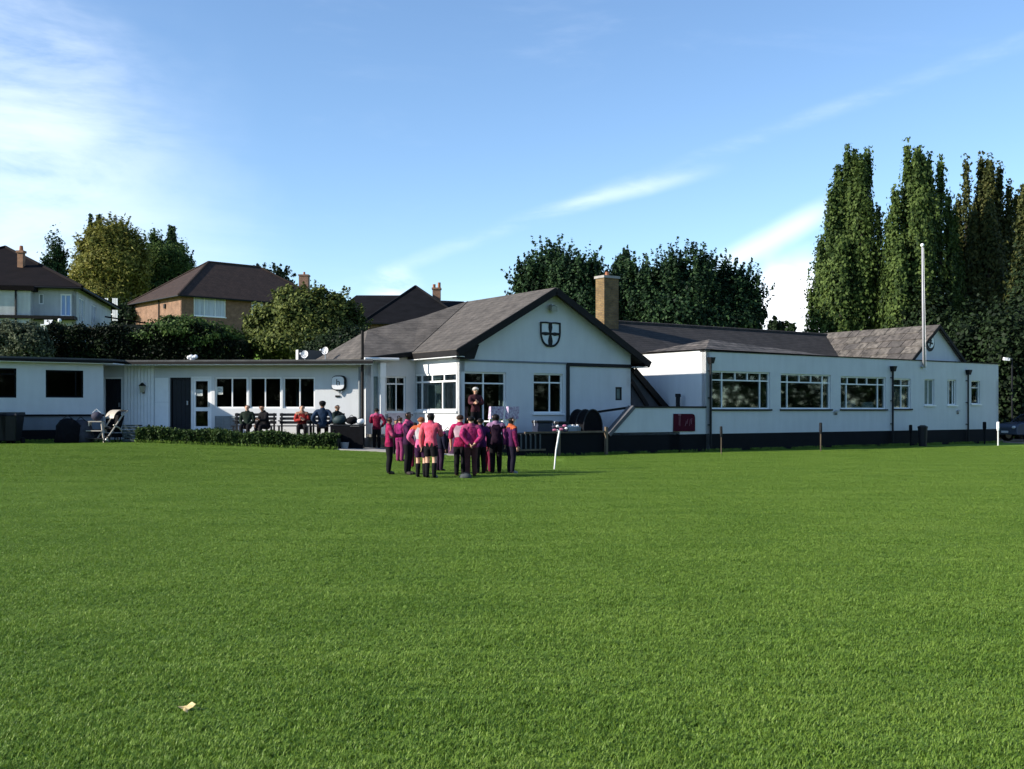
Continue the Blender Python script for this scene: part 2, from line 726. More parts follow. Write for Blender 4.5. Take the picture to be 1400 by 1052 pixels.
# terrace and paths
TZ = 0.80
terr = MB()
terr.slab([bst(-10.4, 0.0, TZ), bst(-1.4, 0.0, TZ), bst(-1.4, 2.02, TZ), bst(-10.4, 2.02, TZ)], 0.85)
tag(terr.build('terrace', M_NAVY), kind='structure')
t2 = MB()
t2.slab([(-13.4, 37.1, 0.62), (-6.3, 36.9, 0.62), (-5.2, 38.70, 0.62), (-14.4, 39.38, 0.62)], 0.4)
tag(t2.build('patio', M_PAVE), kind='structure')
pth = MB()
pp = [on_ground(462, 613), on_ground(640, 625)]
poly = [(-6.6, 36.0), (-1.3, 34.4), (-0.9, 36.0), (-2.2, 37.5), (-3.9, 39.7), (-5.1, 38.4), (-6.0, 36.8)]
pv = [(x, y, gz(x, y) + 0.05) for x, y in poly]
pth.slab(pv, 0.2)
tag(pth.build('path', M_PAVE), kind='structure')
gp = MB()
gp.slab([(24.8, 50.0, 0.012), (60, 50.5, 0.012), (60, 62, 0.012), (24.8, 62, 0.012)], 0.05)
tag(gp.build('gravel_drive', mat('gravel_drive', (0.27, 0.20, 0.14), 0.95, 0.5, 3, 0.5, 40)), kind='structure')

# ------------------------------------------------------------------ clubhouse
CLUB = thing('clubhouse', 'long white clubhouse with grey gabled centre, flat roofed left wing and black plinth', 'clubhouse', (3, 40, 0))
PR = Plane(P0, UV)                                   # right wing front
PG = Plane(P0 + VV * 2.0, UV)                        # gable front
CC = PG.w(-10.07, 0, 0)
PB = Plane(CC, -VV)                                  # bay, west face (t from -3.13 to 0)
PP = Plane(P0 + VV * 5.13, UV)                       # porch wall
PM = Plane((-5.34, 38.75), (1, -.08))                   # flat wing front
PK = Plane((-14.6, 37.9), UV)                        # left block front
PW = Plane(P0, -VV)                                  # right wing west wall (t from -5 to 0)


def wall(pl, t0, t1, z0, z1, holes=(), th=0.22, m=M_WHITE, parent=CLUB, name='wall'):
    ts = sorted({t0, t1, *[h[0] for h in holes], *[h[1] for h in holes]})
    zs = sorted({z0, z1, *[h[2] for h in holes], *[h[3] for h in holes]})
    ts = [t for t in ts if t0 - 1e-6 <= t <= t1 + 1e-6]
    zs = [z for z in zs if z0 - 1e-6 <= z <= z1 + 1e-6]
    b = MB()

    def solid(i, j):
        if i < 0 or j < 0 or i >= len(ts) - 1 or j >= len(zs) - 1:
            return False
        tm, zm = (ts[i] + ts[i + 1]) / 2, (zs[j] + zs[j + 1]) / 2
        return not any(h[0] < tm < h[1] and h[2] < zm < h[3] for h in holes)
    w = pl.w
    for i in range(len(ts) - 1):
        for j in range(len(zs) - 1):
            if not solid(i, j):
                continue
            a, c, e, f = ts[i], ts[i + 1], zs[j], zs[j + 1]
            b.add([w(a, 0, e), w(c, 0, e), w(c, 0, f), w(a, 0, f)], [(0, 1, 2, 3)])
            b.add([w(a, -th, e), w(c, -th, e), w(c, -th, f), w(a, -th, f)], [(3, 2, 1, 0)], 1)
            if not solid(i - 1, j):
                b.add([w(a, 0, e), w(a, 0, f), w(a, -th, f), w(a, -th, e)], [(0, 1, 2, 3)])
            if not solid(i + 1, j):
                b.add([w(c, 0, e), w(c, -th, e), w(c, -th, f), w(c, 0, f)], [(0, 1, 2, 3)])
            if not solid(i, j - 1):
                b.add([w(a, 0, e), w(a, -th, e), w(c, -th, e), w(c, 0, e)], [(0, 1, 2, 3)])
            if not solid(i, j + 1):
                b.add([w(a, 0, f), w(c, 0, f), w(c, -th, f), w(a, -th, f)], [(0, 1, 2, 3)])
    return b.build(name, [m, M_INNER], parent)


def window(pl, r, rows, fw=0.055, recess=0.07, fm=M_TRIM, gm_=M_GLASS, sill=None, parent=CLUB, label=None, name='window', fd=0.07, curt=None):
    """rows: list of (zfrac0, zfrac1, [column fractions])"""
    t0, t1, z0, z1 = r
    T, H = t1 - t0, z1 - z0
    e = empty(name, pl.w((t0 + t1) / 2, 0, z0), parent)
    if label:
        e['label'] = label
    f = MB()
    n0, n1 = -recess - fd, -recess
    f.box(pl, t0, t0 + fw, n0, n1, z0, z1)
    f.box(pl, t1 - fw, t1, n0, n1, z0, z1)
    f.box(pl, t0 + fw, t1 - fw, n0, n1, z0, z0 + fw)
    f.box(pl, t0 + fw, t1 - fw, n0, n1, z1 - fw, z1)
    panes = []
    for k, (a, b, cols) in enumerate(rows):
        za = z0 + fw if a == 0 else z0 + a * H + fw * 0.45
        zb = z1 - fw if b == 1 else z0 + b * H - fw * 0.45
        if b < 1:
            f.box(pl, t0 + fw, t1 - fw, n0 + .004, n1 + .004, z0 + b * H - fw * .45, z0 + b * H + fw * .45)
        edges = [0] + list(cols) + [1]
        for q in range(len(edges) - 1):
            ta = t0 + fw if q == 0 else t0 + edges[q] * T + fw * 0.4
            tb = t1 - fw if q == len(edges) - 2 else t0 + edges[q + 1] * T - fw * 0.4
            panes.append((ta, tb, za, zb))
            if q > 0:
                c = t0 + edges[q] * T
                f.box(pl, c - fw * .4, c + fw * .4, n0, n1, za, zb)
    f.build('frame', fm, e)
    for ta, tb, za, zb in panes:
        g = MB()
        g.box(pl, ta - .004, tb + .004, -recess - fd * .6, -recess - fd * .5, za - .004, zb + .004)
        g.build('pane', gm_, e)
    if sill is not None:
        s = MB()
        s.box(pl, t0 - .06, t1 + .06, -recess, 0.07, z0 - .07, z0 - .005)
        s.build('sill', sill, e)
    if curt:
        for ca, cb in curt:
            c = MB()
            k = 14
            a, b_ = t0 + ca * T, t0 + cb * T
            pts = [(a + (b_ - a) * i / k, -recess - fd - .12 + (.03 if i % 2 else -.03)) for i in range(k + 1)]
            for i in range(k):
                c.add([pl.w(pts[i][0], pts[i][1], z0 + .03), pl.w(pts[i + 1][0], pts[i + 1][1], z0 + .03),
                       pl.w(pts[i + 1][0], pts[i + 1][1], z1 - .05), pl.w(pts[i][0], pts[i][1], z1 - .05)], [(0, 1, 2, 3)])
            c.build('curtain', M_CURT, e)
    return e


# ---- right wing
ZT, ZB = 3.92, 0.70
t_end = PR.hit(1365)[0]
r1 = PR.rect(973.5, 508.5, 1053, 559.5)
r2 = PR.rect(1067.5, 512, 1136, 559.5)
r3 = PR.rect(1149.5, 515.5, 1211.5, 559.5)
r4 = PR.rect(1222, 518, 1245.5, 559)
r5 = PR.rect(1264, 519, 1277.5, 554)
r6 = PR.rect(1295.5, 519.5, 1307.5, 554)
r7 = PR.rect(1328, 521, 1340, 552.5)
wall(PR, 0, t_end, ZB, ZT, [r1, r2, r3, r4, r5, r6, r7])
wall(PR, -1.35 - 0.6, t_end, -0.05, ZB, th=0.26, m=M_NAVY, name='plinth')
hall = 'hall window with white frame, row of small top lights'
window(PR, r1, [(0, .765, [.185, .84]), (.765, 1, [.185, .41, .62, .84])], sill=M_BLACK)
window(PR, r2, [(0, .765, [.15, .85]), (.765, 1, [.15, .385, .62, .85])], sill=M_BLACK)
window(PR, r3, [(0, .765, [.15, .84]), (.765, 1, [.17, .38, .60, .84])], sill=M_BLACK)
window(PR, r4, [(0, .77, [.5]), (.77, 1, [.5])], sill=M_BLACK, curt=[(.05, .95)])
window(PR, r5, [(0, 1, [.5])], gm_=M_FROST, sill=M_TRIM, fw=.04)
window(PR, r6, [(0, 1, [.30, .72])], sill=M_TRIM, fw=.05)
window(PR, r7, [(0, .7, []), (.7, 1, [])], sill=M_TRIM, fw=.04)
# things standing on the inner sill of the third window
for (x0, y0, x1, y1, nm) in ((1158, 548, 1175, 556, 'bundle'), (1186, 550, 1199, 557, 'box')):
    a = PR.rect(x0, y0, x1, y1)
    if nm == 'box':
        b = MB().box(PR, a[0], a[1], -.36, -.17, a[2], a[3])
        o = b.build('box', M_PLASTIC, bevel=.015)
        tag(o, 'small white box on the inner sill, right half of the third long window', 'box')
    else:
        b = MB()
        for k in range(5):
            tt = a[0] + (a[1] - a[0]) * (k + .5) / 5
            b.ball(PR.w(tt, -.29 + .03 * (k % 2), a[2] + .10 + .03 * ((k * 7) % 3)), .14, .12, .12)
        o = b.build('cloth_bundle', M_PLASTIC, smooth=True)
        tag(o, 'white heap of folded cloth on the inner sill of the third long window', 'cloth')
    shelf = MB().box(PR, a[0] - .2, a[1] + .2, -.55, -.15, a[2] - .05, a[2] - .003)
    shelf.build('inner_sill', M_TRIM, CLUB)
# body of the wing
wall(PW, -9.5, 0, -0.05, ZT + 0.06, th=0.22)
wall(Plane(bst(t_end, 0, 0), VV), 0, 9.5, -0.05, ZT)
wall(Plane(bst(t_end, 9.5, 0), -UV), 0, t_end + 13, -0.05, 4.0)
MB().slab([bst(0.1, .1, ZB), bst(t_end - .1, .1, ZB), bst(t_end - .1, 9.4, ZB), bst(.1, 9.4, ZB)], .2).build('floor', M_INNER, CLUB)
MB().slab([bst(0.12, 0.12, ZT - .01), bst(t_end - .1, 0.12, ZT - .01), bst(t_end - .1, 9.3, ZT - .01), bst(.12, 9.3, ZT - .01)], .25).build('flat_roof', M_FELT, CLUB)
MB().box(PR, -.03, t_end + .03, -.3, .035, ZT, ZT + .045).build('coping', M_FASCIA, CLUB)
MB().box(PW, -9.5, -.3, -.25, .05, ZT + .06, ZT + .11).build('coping', M_FASCIA, CLUB)
# main pitched roof behind the parapet
RS, RZ = 7.5, 5.66
rf = MB()
rf.slab([bst(-6.5, 4.7, 3.98), bst(17, 4.7, 3.98), bst(17, RS, RZ), bst(-6.5, RS, RZ)], .12)
rf.slab([bst(17, 10.4, 3.98), bst(-6.5, 10.4, 3.98), bst(-6.5, RS, RZ - .002), bst(17, RS, RZ - .002)], .12)
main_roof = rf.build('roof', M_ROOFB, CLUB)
rdg = MB()
for k in range(50):
    a = -6.4 + k * .46
    rdg.tube([bst(a, RS, RZ + .01), bst(a + .44, RS, RZ + .01)], .085, 6)
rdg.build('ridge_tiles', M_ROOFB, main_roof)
MB().prism(Plane(bst(-6.45, 10.4, 0), -VV), [(0, 3.9), (5.7, 3.9), (2.9, RZ - .1)], -.1, 0).build('gable', M_WHITE, CLUB)
# little hipped corner of older tiles at the near end
hp = MB()
apx = bst(1.5, 1.3, 4.52)
hp.add([bst(-.12, -.12, ZT + .09), bst(7.2, -.05, ZT + .05), apx, bst(7.2, 2.6, ZT + .05), bst(-.12, 3.4, ZT + .12), bst(6.9, 1.4, ZT + .30)],
       [(0, 1, 5, 2), (0, 2, 4), (2, 5, 3, 4), (1, 3, 5)])
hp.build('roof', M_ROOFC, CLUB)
# chimney
ch = MB()
chc = bst(0.95, RS - .35, 0)
pc = Plane(chc, UV)
ch.box(pc, -.42, .42, -.30, .30, 4.9, 7.55)
chim = ch.build('chimney', M_BRICKY, CLUB)
MB().box(pc, -.47, .47, -.35, .35, 7.55, 7.66).build('chimney_cap', M_PAVE, chim)
MB().tube([pc.w(0, 0, 7.66), pc.w(0, 0, 7.86)], [.11, .09], 8).build('pot', mat('terracotta', (.30, .12, .06), .8, .3), chim)
# cross wing with gable near the far end
CT, CZ, CSL = 16.6, 5.76, 0.79
pcx = Plane(bst(0, 1.0, 0), UV)
MB().prism(pcx, [(CT - 2.45, 3.7), (CT + 2.45, 3.7), (CT + 2.45, CZ - .08 - 2.45 * CSL + .0), (CT, CZ - .08), (CT - 2.45, CZ - .08 - 2.45 * CSL)], -.15, 0).build('gable', M_WHITE, CLUB)
rf = MB()
lo = CZ - 2.7 * CSL
rf.slab([bst(CT - 2.7, .82, lo), bst(CT, .82, CZ), bst(CT, 9, CZ), bst(CT - 2.7, 9, lo)], .1)
rf.slab([bst(CT, .82, CZ), bst(CT + 2.7, .82, lo), bst(CT + 2.7, 9, lo), bst(CT, 9, CZ - .002)], .1)
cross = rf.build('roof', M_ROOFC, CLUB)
MTILE = [mat('tile_a', (.125, .108, .095), .9, .75, 3.2, .6, 22), mat('tile_b', (.16, .14, .12), .9, .8, 4.0, .6, 22), mat('tile_c', (.085, .075, .068), .9, .6, 3.6, .6, 22)]
slope_v = Vector((0, 0, 0))
nrow, ncol = 6, 13
du = (bst(CT, 0, CZ) - bst(CT - 2.7, 0, lo))
nrm = du.cross(VV).normalized()
if nrm.z < 0:
    nrm = -nrm
for i in range(nrow):
    s_ = .80
    while s_ < 8.9:
        ln = rnd.uniform(.5, 1.0)
        p = bst(CT - 2.7, s_, lo) + du * (i / nrow)
        q = p + du * (1.06 / nrow)
        e_ = min(s_ + ln, 8.95)
        dz = nrm * rnd.uniform(.03, .06)
        d2 = nrm * rnd.uniform(.012, .02)
        w2 = VV * (e_ - s_ - .03)
        b = MB().hexa([p - nrm * .01, q - nrm * .01, q + w2 - nrm * .01, p + w2 - nrm * .01, p + dz, q + d2, q + w2 + d2, p + w2 + dz])
        b.build('roof_tile', rnd.choice(MTILE), cross)
        s_ = e_
for sg in (-1, 1):
    MB().beam(bst(CT + sg * 2.72, .80, lo - .07), bst(CT, .80, CZ - .06), .05, .14).build('barge_board', M_FASCIA, CLUB)


# downpipes
def downpipe(pl, px, py0, py1, r=.045):
    t, z0 = pl.hit(px, py1)
    _, z1 = pl.hit(px, py0)
    e = empty('downpipe', pl.w(t, .08, z0), CLUB)
    MB().tube([pl.w(t, .085, max(z0, 0.05)), pl.w(t, .085, z1 - .2)], r, 8).build('pipe', M_BLACK, e, smooth=False)
    MB().hexa([pl.w(t - .07, .19, z1 - .24), pl.w(t + .07, .19, z1 - .24), pl.w(t + .07, .02, z1 - .24), pl.w(t - .07, .02, z1 - .24),
               pl.w(t - .13, .23, z1), pl.w(t + .13, .23, z1), pl.w(t + .13, .01, z1), pl.w(t - .13, .01, z1)]).build('hopper', M_BLACK, e)
    for k in (.25, .55, .85):
        MB().box(pl, t - .08, t + .08, .0, .05, z0 + (z1 - z0) * k - .02, z0 + (z1 - z0) * k + .02).build('bracket', M_BLACK, e)


downpipe(PR, 969.5, 489, 612)
downpipe(PR, 1218.5, 501, 606)
downpipe(PR, 1321.5, 506, 605, .04)
# small vents on the wing
for px, py, w_ in ((1142, 566, .22), (1309, 565, .16)):
    t, z = PR.hit(px, py)
    v = MB()
    v.box(PR, t - w_ / 2, t + w_ / 2, 0, .03, z - .05, z + .09)
    v.prism(PR, [(t - w_ / 2 - .03, z + .08), (t + w_ / 2 + .03, z + .08), (t, z + .16)], 0, .10)
    v.build('wall_vent', M_LEAD, CLUB)
    MB().box(PR, t - w_ / 2 + .03, t + w_ / 2 - .03, .03, .036, z - .04, z + .02).build('vent_opening', M_BLACK, CLUB)

# ---- low front wall with raked end, yard behind
pz = 1.71
ta, tb = PR.hit(834)[0], PR.hit(866)[0]
MB().prism(PR, [(ta, ZB), (-.01, ZB), (-.01, pz), (tb, pz)], -.2, 0).build('parapet_wall', M_WHITE, CLUB)
cp = MB()
cp.box(PR, tb, .0, -.24, .04, pz + .002, pz + .065)
cp.build('coping', M_BLACK, CLUB)
MB().beam(PR.w(tb, -.09, pz + .03), PR.w(ta - .06, -.09, ZB + .02), .30, .14).build('raked_coping', mat('slate_coping', (.09, .09, .10), .6, .3), CLUB)
MB().beam(PR.w(tb, -.15, pz + .02), PG.w(PG.hit(812)[0], .06, PG.hit(812, 564)[1]), .12, .08).build('handrail', M_BLACK, CLUB)
MB().slab([bst(-2.1, .25, 1.0), bst(-.05, .25, 1.0), bst(-.05, 9, 1.0), bst(-2.1, 9, 1.0)], .3).build('yard', M_PAVE, CLUB)
vp = MB()
t, z = PW.hit(927, 541)
vp.tube([bst(-.35, 1.2, 1.0), bst(-.35, 1.2, 2.15)], .085, 8)
vp.tube([bst(-.35, 1.2, 2.15), bst(-.35, 1.2, 2.28)], .11, 8)
vp.build('vent_pipe', M_BLACK, CLUB)
# lean-to side roof running down beside the gable
pl_ = Plane(P0 + VV * 2.15, UV)
q0 = pl_.hit(866, 503)
q1 = pl_.hit(911, 557)
lt = MB()
lt.prism(pl_, [(q0[0] - .1, 1.0), (q1[0] - .15, 1.0), (q1[0] - .15, q1[1] - .2), (q0[0] - .1, q0[1] - .15)], -.12, 0)
lt.build('lean_to_front', mat('dark_boarding', (.06, .06, .065), .8, .4, 4, stretch=(1, 1, .3)), CLUB)
lr = MB()
A, B_ = pl_.w(q0[0] - .1, .1, q0[1]), pl_.w(q1[0] + .03, .1, q1[1])
lr.slab([A, B_, B_ + VV * 4.5, A + VV * 4.5], .08)
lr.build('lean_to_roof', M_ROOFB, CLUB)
MB().beam(pl_.w(q0[0] - .05, .12, q0[1] - .10), pl_.w(q1[0], .12, q1[1] - .10), .05, .24).build('barge_board', M_FASCIA, CLUB)
q2, q3 = pl_.hit(861, 520), pl_.hit(884, 556)
MB().beam(pl_.w(q2[0], .07, q2[1]), pl_.w(q3[0], .07, q3[1]), .06, .16).build('brace', M_FASCIA, CLUB)

# ---- gabled centre
TL, TR, TRG = -10.07, -2.13, -6.1
RZG, SLG = 6.17, 0.56
g1 = PG.rect(631.5, 509, 692, 590)
g1 = (g1[0], g1[1], TZ + .08, g1[3])
g2 = PG.rect(729.5, 511, 769.5, 565)
g3 = PG.rect(841.5, 529.5, 850, 547.5)
ZG = 3.45
wall(PG, TL, TR, -.05, ZG, [g1, g2, g3])
gz_l = RZG - .1 - (TRG - TL) * SLG
MB().prism(PG, [(TL, ZG), (TR, ZG), (TR, RZG - .1 - (TR - TRG) * SLG), (TRG, RZG - .1), (TL, gz_l)], -.22, -.002).build('gable', M_WHITE, CLUB)
bd = MB()
bt = PG.hit(774)[0]
bd.box(PG, TL, bt, .0, .035, ZG - .09, ZG - .03)
bd.build('band', M_BAND, CLUB)
bd = MB()
bd.box(PG, bt, TR + .02, .0, .05, ZG - .16, ZG - .03)
bd.box(PG, bt, bt + .14, .0, .05, TZ, ZG - .16)
bd.build('panel_frame', M_BLACK, CLUB)
window(PG, g1, [(0, .81, [.5]), (.81, 1, [.5])], curt=[(.0, .06), (.93, 1)])
window(PG, g2, [(0, .77, [.58]), (.77, 1, [.58])], sill=M_TRIM)
window(PG, g3, [(0, 1, [])], fm=M_BLACK, gm_=M_FROST, fw=.06, recess=.0)
# west bay
b1 = PB.rect(566.5, 510.5, 624.5, 562)
ZE = 3.60
wall(PB, -3.13, 0, -.05, ZE, [b1])
window(PB, b1, [(0, .775, [.17, .66]), (.775, 1, [.17, .42, .70])], recess=.03, sill=M_TRIM, fw=.07, curt=[(.2, .5), (.9, 1)])
# porch wall
p1 = PP.rect(528, 515, 555, 564)
wall(PP, -12.15, TL, -.05, ZE, [p1])
window(PP, p1, [(0, .79, [.55]), (.79, 1, [.55])], sill=M_TRIM, fw=.05, curt=[(.1, .55)])
# narrow side light
ps = PP.rect(511, 515, 516, 564)
MB().box(PP, ps[0], ps[1], 0, .02, ps[2], ps[3]).build('side_light', M_FROST, CLUB)
# square white pier with a bright boxed head
tp = PP.hit(520)[0]
MB().box(PP, tp - .09, tp + .09, .02, .20, -.05, 3.28).build('pier', M_TRIM, CLUB)
MB().box(PP, tp - .12, tp + .11, .015, .24, 2.82, 3.36).build('pier_head', M_TRIM, CLUB)
wall(Plane(bst(-12.15, 5.13, 0), -VV), -5.5, 0, -.05, ZE)
wall(Plane(bst(TR, 2.0, 0), VV), 0, 9.3, -.05, ZE)
wall(Plane(bst(TR, 11.3, 0), -UV), 0, 10.1, -.05, ZE)
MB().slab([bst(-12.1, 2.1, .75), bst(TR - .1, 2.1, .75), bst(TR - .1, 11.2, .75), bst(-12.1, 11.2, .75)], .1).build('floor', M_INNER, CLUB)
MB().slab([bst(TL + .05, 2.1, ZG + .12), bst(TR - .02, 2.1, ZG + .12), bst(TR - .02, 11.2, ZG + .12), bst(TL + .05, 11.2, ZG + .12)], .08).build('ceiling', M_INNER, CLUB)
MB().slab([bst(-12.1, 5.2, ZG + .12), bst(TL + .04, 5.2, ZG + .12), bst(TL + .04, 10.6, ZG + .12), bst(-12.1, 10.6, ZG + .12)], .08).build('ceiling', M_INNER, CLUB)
# roof
EL, ER = TL - .34, TR + .66
ze_l, ze_r = RZG - (TRG - EL) * SLG, RZG - (ER - TRG) * SLG
SF, SB = 1.62, 7.7
bk = SB + 4.6
rf = MB()
rf.slab([bst(EL, SF, ze_l), bst(TRG, SF, RZG), bst(TRG, SB, RZG), bst(EL, bk, ze_l)], .12)
rf.slab([bst(TRG, SF, RZG), bst(ER, SF, ze_r), bst(ER, bk, ze_r), bst(TRG, SB, RZG - .002)], .12)
rf.slab([bst(TRG, SB, RZG - .004), bst(ER, bk, ze_r), bst(EL, bk, ze_l)], .12)
groof = rf.build('roof', M_ROOFA, CLUB)
# soft sagging lower hip over the porch wing
rf = MB()
wr, wz, we = 7.35, 4.74, 3.52
f0, f1, bs = -12.5, -8.0, 9.2
re_ = -10.95
pF0, pF1 = bst(f0, 4.83, we), bst(EL + .06, 4.83, ze_l + .06)
pW, pR = bst(re_, wr, wz), bst(TRG - .02, SB - .02, RZG + .015)
pB0, pB1 = bst(f0, bs, we), bst(EL, bk, ze_l)
pM = bst(-8.55, wr + .18, 5.36)
rf.slab([pF0, pF1, pW], .1)
rf.slab([pF1, pM, pW], .1)
rf.slab([pF1, pR, pM], .1)
rf.slab([pB0, pF0, pW], .1)
rf.slab([pB1, pB0, pW], .1)
rf.slab([pB1, pW, pM], .1)
rf.slab([pB1, pM, pR], .1)
rf.build('roof', M_ROOFA, CLUB)
# fascias, barge boards
for (tE, zE, tag_) in ((EL, ze_l, -1), (ER, ze_r, 1)):
    MB().beam(bst(tE, SF - .03, zE - .16), bst(TRG, SF - .03, RZG - .13), .06, .25).build('barge_board', M_FASCIA, CLUB)
    MB().beam(bst(tE - tag_ * .02, SF, zE - .13), bst(tE - tag_ * .02, bk, zE - .13), .05, .20).build('fascia', M_FASCIA, CLUB)
MB().prism(Plane(bst(0, SF + .03, 0), UV), [(EL + .02, ze_l - .33), (EL + .75, ze_l - .33), (EL + .95, ze_l + .18), (EL + .02, ze_l - .22)], -.3, .0).build('verge_box', M_FASCIA, CLUB)
sf = MB()
sf.slab([bst(EL, SF + .02, ze_l - .25), bst(TL - .0, SF + .02, ze_l - .25), bst(TL, 5.1, ze_l - .25), bst(EL, 5.1, ze_l - .25)], .02)
sf.slab([bst(TR, SF + .02, ze_r - .25), bst(ER, SF + .02, ze_r - .25), bst(ER, 9, ze_r - .25), bst(TR, 9, ze_r - .25)], .02)
sf.build('soffit', M_TRIM, CLUB)
MB().beam(bst(f0, 4.80, we - .1), bst(EL - .02, 4.80, ze_l - .06), .05, .16).build('fascia', M_FASCIA, CLUB)
MB().tube([bst(-12.4, 4.72, we - .04), bst(-11.0, 4.72, we - .02)], .05, 6).build('gutter', M_TRIM, CLUB)
# soil pipe at the joint
sp_ = PM.hit(500)[0]
spz = at(500, 452, 38.2).z
MB().tube([PM.w(sp_ - .02, .45, .2), PM.w(sp_ - .02, .45, spz)], .055, 8).build('soil_pipe', M_FASCIA, CLUB)
MB().tube([PM.w(sp_ - .18, .2, .2), PM.w(sp_ - .18, .2, 3.2)], .05, 8).build('drain_pipe', mat('grey_pipe', (.16, .18, .19), .5), CLUB)

# ---- flat roofed wing
FZ = 3.45
mx0 = -15.8 - PM.o.x
d1 = PM.rect(232.5, 516.5, 261, 588)
d2 = PM.rect(262, 515, 289, 588)
d1 = (d1[0], d1[1], .87, d1[3])
d2 = (d1[1] + .004, d2[1], .87, d2[3])
w1 = PM.rect(293.5, 516, 338.5, 558.5)
w2 = PM.rect(340.8, 516, 384.5, 558.5)
w3 = PM.rect(386.8, 516, 430.5, 558.5)
d0 = PM.rect(141, 516, 167.5, 592)
d0 = (d0[0], d0[1], .8, d0[3])
wall(PM, mx0, 0.05, -.05, FZ - .14, [d0, d1, d2, w1, w2, w3])
mdoor = mat('dark_blue_door', (.006, .008, .013), .5, .3, 3, spec=.25)


def door(pl, r, label, glass=False, fm=M_TRIM, leaf=mdoor):
    t0, t1, z0, z1 = r
    e = empty('door', pl.w((t0 + t1) / 2, 0, z0), CLUB)
    e['label'] = label
    f = MB()
    f.box(pl, t0, t0 + .06, -.16, -.02, z0, z1)
    f.box(pl, t1 - .06, t1, -.16, -.02, z0, z1)
    f.box(pl, t0 + .06, t1 - .06, -.16, -.02, z1 - .06, z1)
    f.build('frame', fm, e)
    if glass:
        zm = z0 + (z1 - z0) * .39
        l = MB()
        a, b_ = t0 + .065, t1 - .065
        l.box(pl, a, a + .09, -.12, -.05, z0 + .02, z1 - .065)
        l.box(pl, b_ - .09, b_, -.12, -.05, z0 + .02, z1 - .065)
        for za, zb in ((z0 + .02, z0 + .16), (zm - .06, zm + .08), (z1 - .17, z1 - .065)):
            l.box(pl, a + .09, b_ - .09, -.12, -.05, za, zb)
        l.build('leaf', M_TRIM, e)
        for za, zb in ((z0 + .16, zm - .06), (zm + .08, z1 - .17)):
            MB().box(pl, a + .085, b_ - .085, -.09, -.08, za - .005, zb + .005).build('pane', M_GLASS, e)
        MB().box(pl, b_ - .07, b_ - .03, -.05, .02, zm + .1, zm + .26).build('handle', M_STEEL, e)
    else:
        l = MB()
        n = 4
        for k in range(n):
            a = t0 + .065 + (t1 - t0 - .13) * k / n
            l.box(pl, a + .004, a + (t1 - t0 - .13) / n - .004, -.12 - .002 * (k % 2), -.07, z0 + .02, z1 - .065)
        l.build('leaf', leaf, e)
        MB().box(pl, t1 - .16, t1 - .12, -.07, .0, z0 + .95, z0 + 1.1).build('handle', M_STEEL, e)


door(PM, d0, 'plain dark door deep in the boarded corner', fm=M_TRIM)
door(PM, d1, 'plain dark blue door beside the glazed door', fm=M_BLACK)
door(PM, d2, 'white framed glazed door with two panes', glass=True)
window(PM, w1, [(0, 1, [.52])], recess=.05)
window(PM, w2, [(0, 1, [.49])], recess=.05)
window(PM, w3, [(0, 1, [.52])], recess=.05)
MB().box(PM, d1[0] - .1, d2[1] + .1, .01, .55, .55, .80).build('door_step', M_PAVE, CLUB)
# boarded corner: vertical boards, wide shutter board
bx0, bx1 = PM.hit(170)[0], PM.hit(211)[0]
nb = 9
bw_ = (bx1 - bx0) / nb
wallb = empty('boarding', PM.w(bx0, .02, .87), CLUB)
for k in range(nb):
    MB().box(PM, bx0 + k * bw_ + .006, bx0 + (k + 1) * bw_ - .006, .0, .03 + .004 * (k % 3), .87, FZ - .16).build('board', M_TRIM, wallb)
sx = PM.rect(212.5, 517, 231, 588)
sh = empty('shutter_door', PM.w(sx[0], .02, .87), CLUB)
sh['label'] = 'flush white painted door in two halves'
hm = .87 + (sx[3] - .87) * .54
MB().box(PM, sx[0], sx[1], .0, .035, .88, hm - .006).build('lower_leaf', M_TRIM, sh)
MB().box(PM, sx[0], sx[1], .0, .035, hm + .006, sx[3]).build('upper_leaf', M_TRIM, sh)
# grey louvred vent below first window
lv = PM.rect(295, 569, 324, 588)
lo_ = empty('louvre_vent', PM.w(lv[0], 0, lv[2]), CLUB)
fr = MB()
mlv = mat('louvre_grey', (.20, .23, .24), .6, .3)
fr.box(PM, lv[0], lv[1], .0, .02, lv[2], lv[3])
fr.build('back_plate', mlv, lo_)
for k in range(5):
    z = lv[2] + (lv[3] - lv[2]) * (k + .5) / 5
    MB().box(PM, lv[0] + .03, lv[1] - .03, .02, .05, z - .03, z + .025).build('slat', mlv, lo_)
for k in range(4):
    a = lv[0] + (lv[1] - lv[0]) * k / 3
    MB().box(PM, a - .015, a + .015, .02, .058, lv[2], lv[3]).build('upright', mlv, lo_)
# left block, parallel to the hall
kx0 = -8.0
k1 = PK.rect(62.5, 506.5, 114, 544)
k2 = PK.rect(-18, 503.5, 22.5, 544)
zlow = PK.hit(70, 568)[1]
zmid = PK.hit(70, 588)[1]
wall(PK, kx0, 0, zlow, FZ - .12, [k1, k2])
wall(PK, kx0, 0, zmid, zlow, m=M_BAND, name='wall_base')
wall(PK, kx0, 0, -.05, zmid, m=M_NAVY, name='plinth')
MB().box(PK, kx0, .02, 0, .06, zlow - .03, zlow + .03).build('dado_rail', M_NAVY, CLUB)
window(PK, k1, [(0, 1, [.80])], fm=M_NAVY, recess=.03)
window(PK, k2, [(0, .8, []), (.8, 1, [])], fm=M_NAVY, recess=.03)
wall(Plane(PK.w(0, 0, 0), VV), 0.02, 2.6, -.05, FZ - .12)
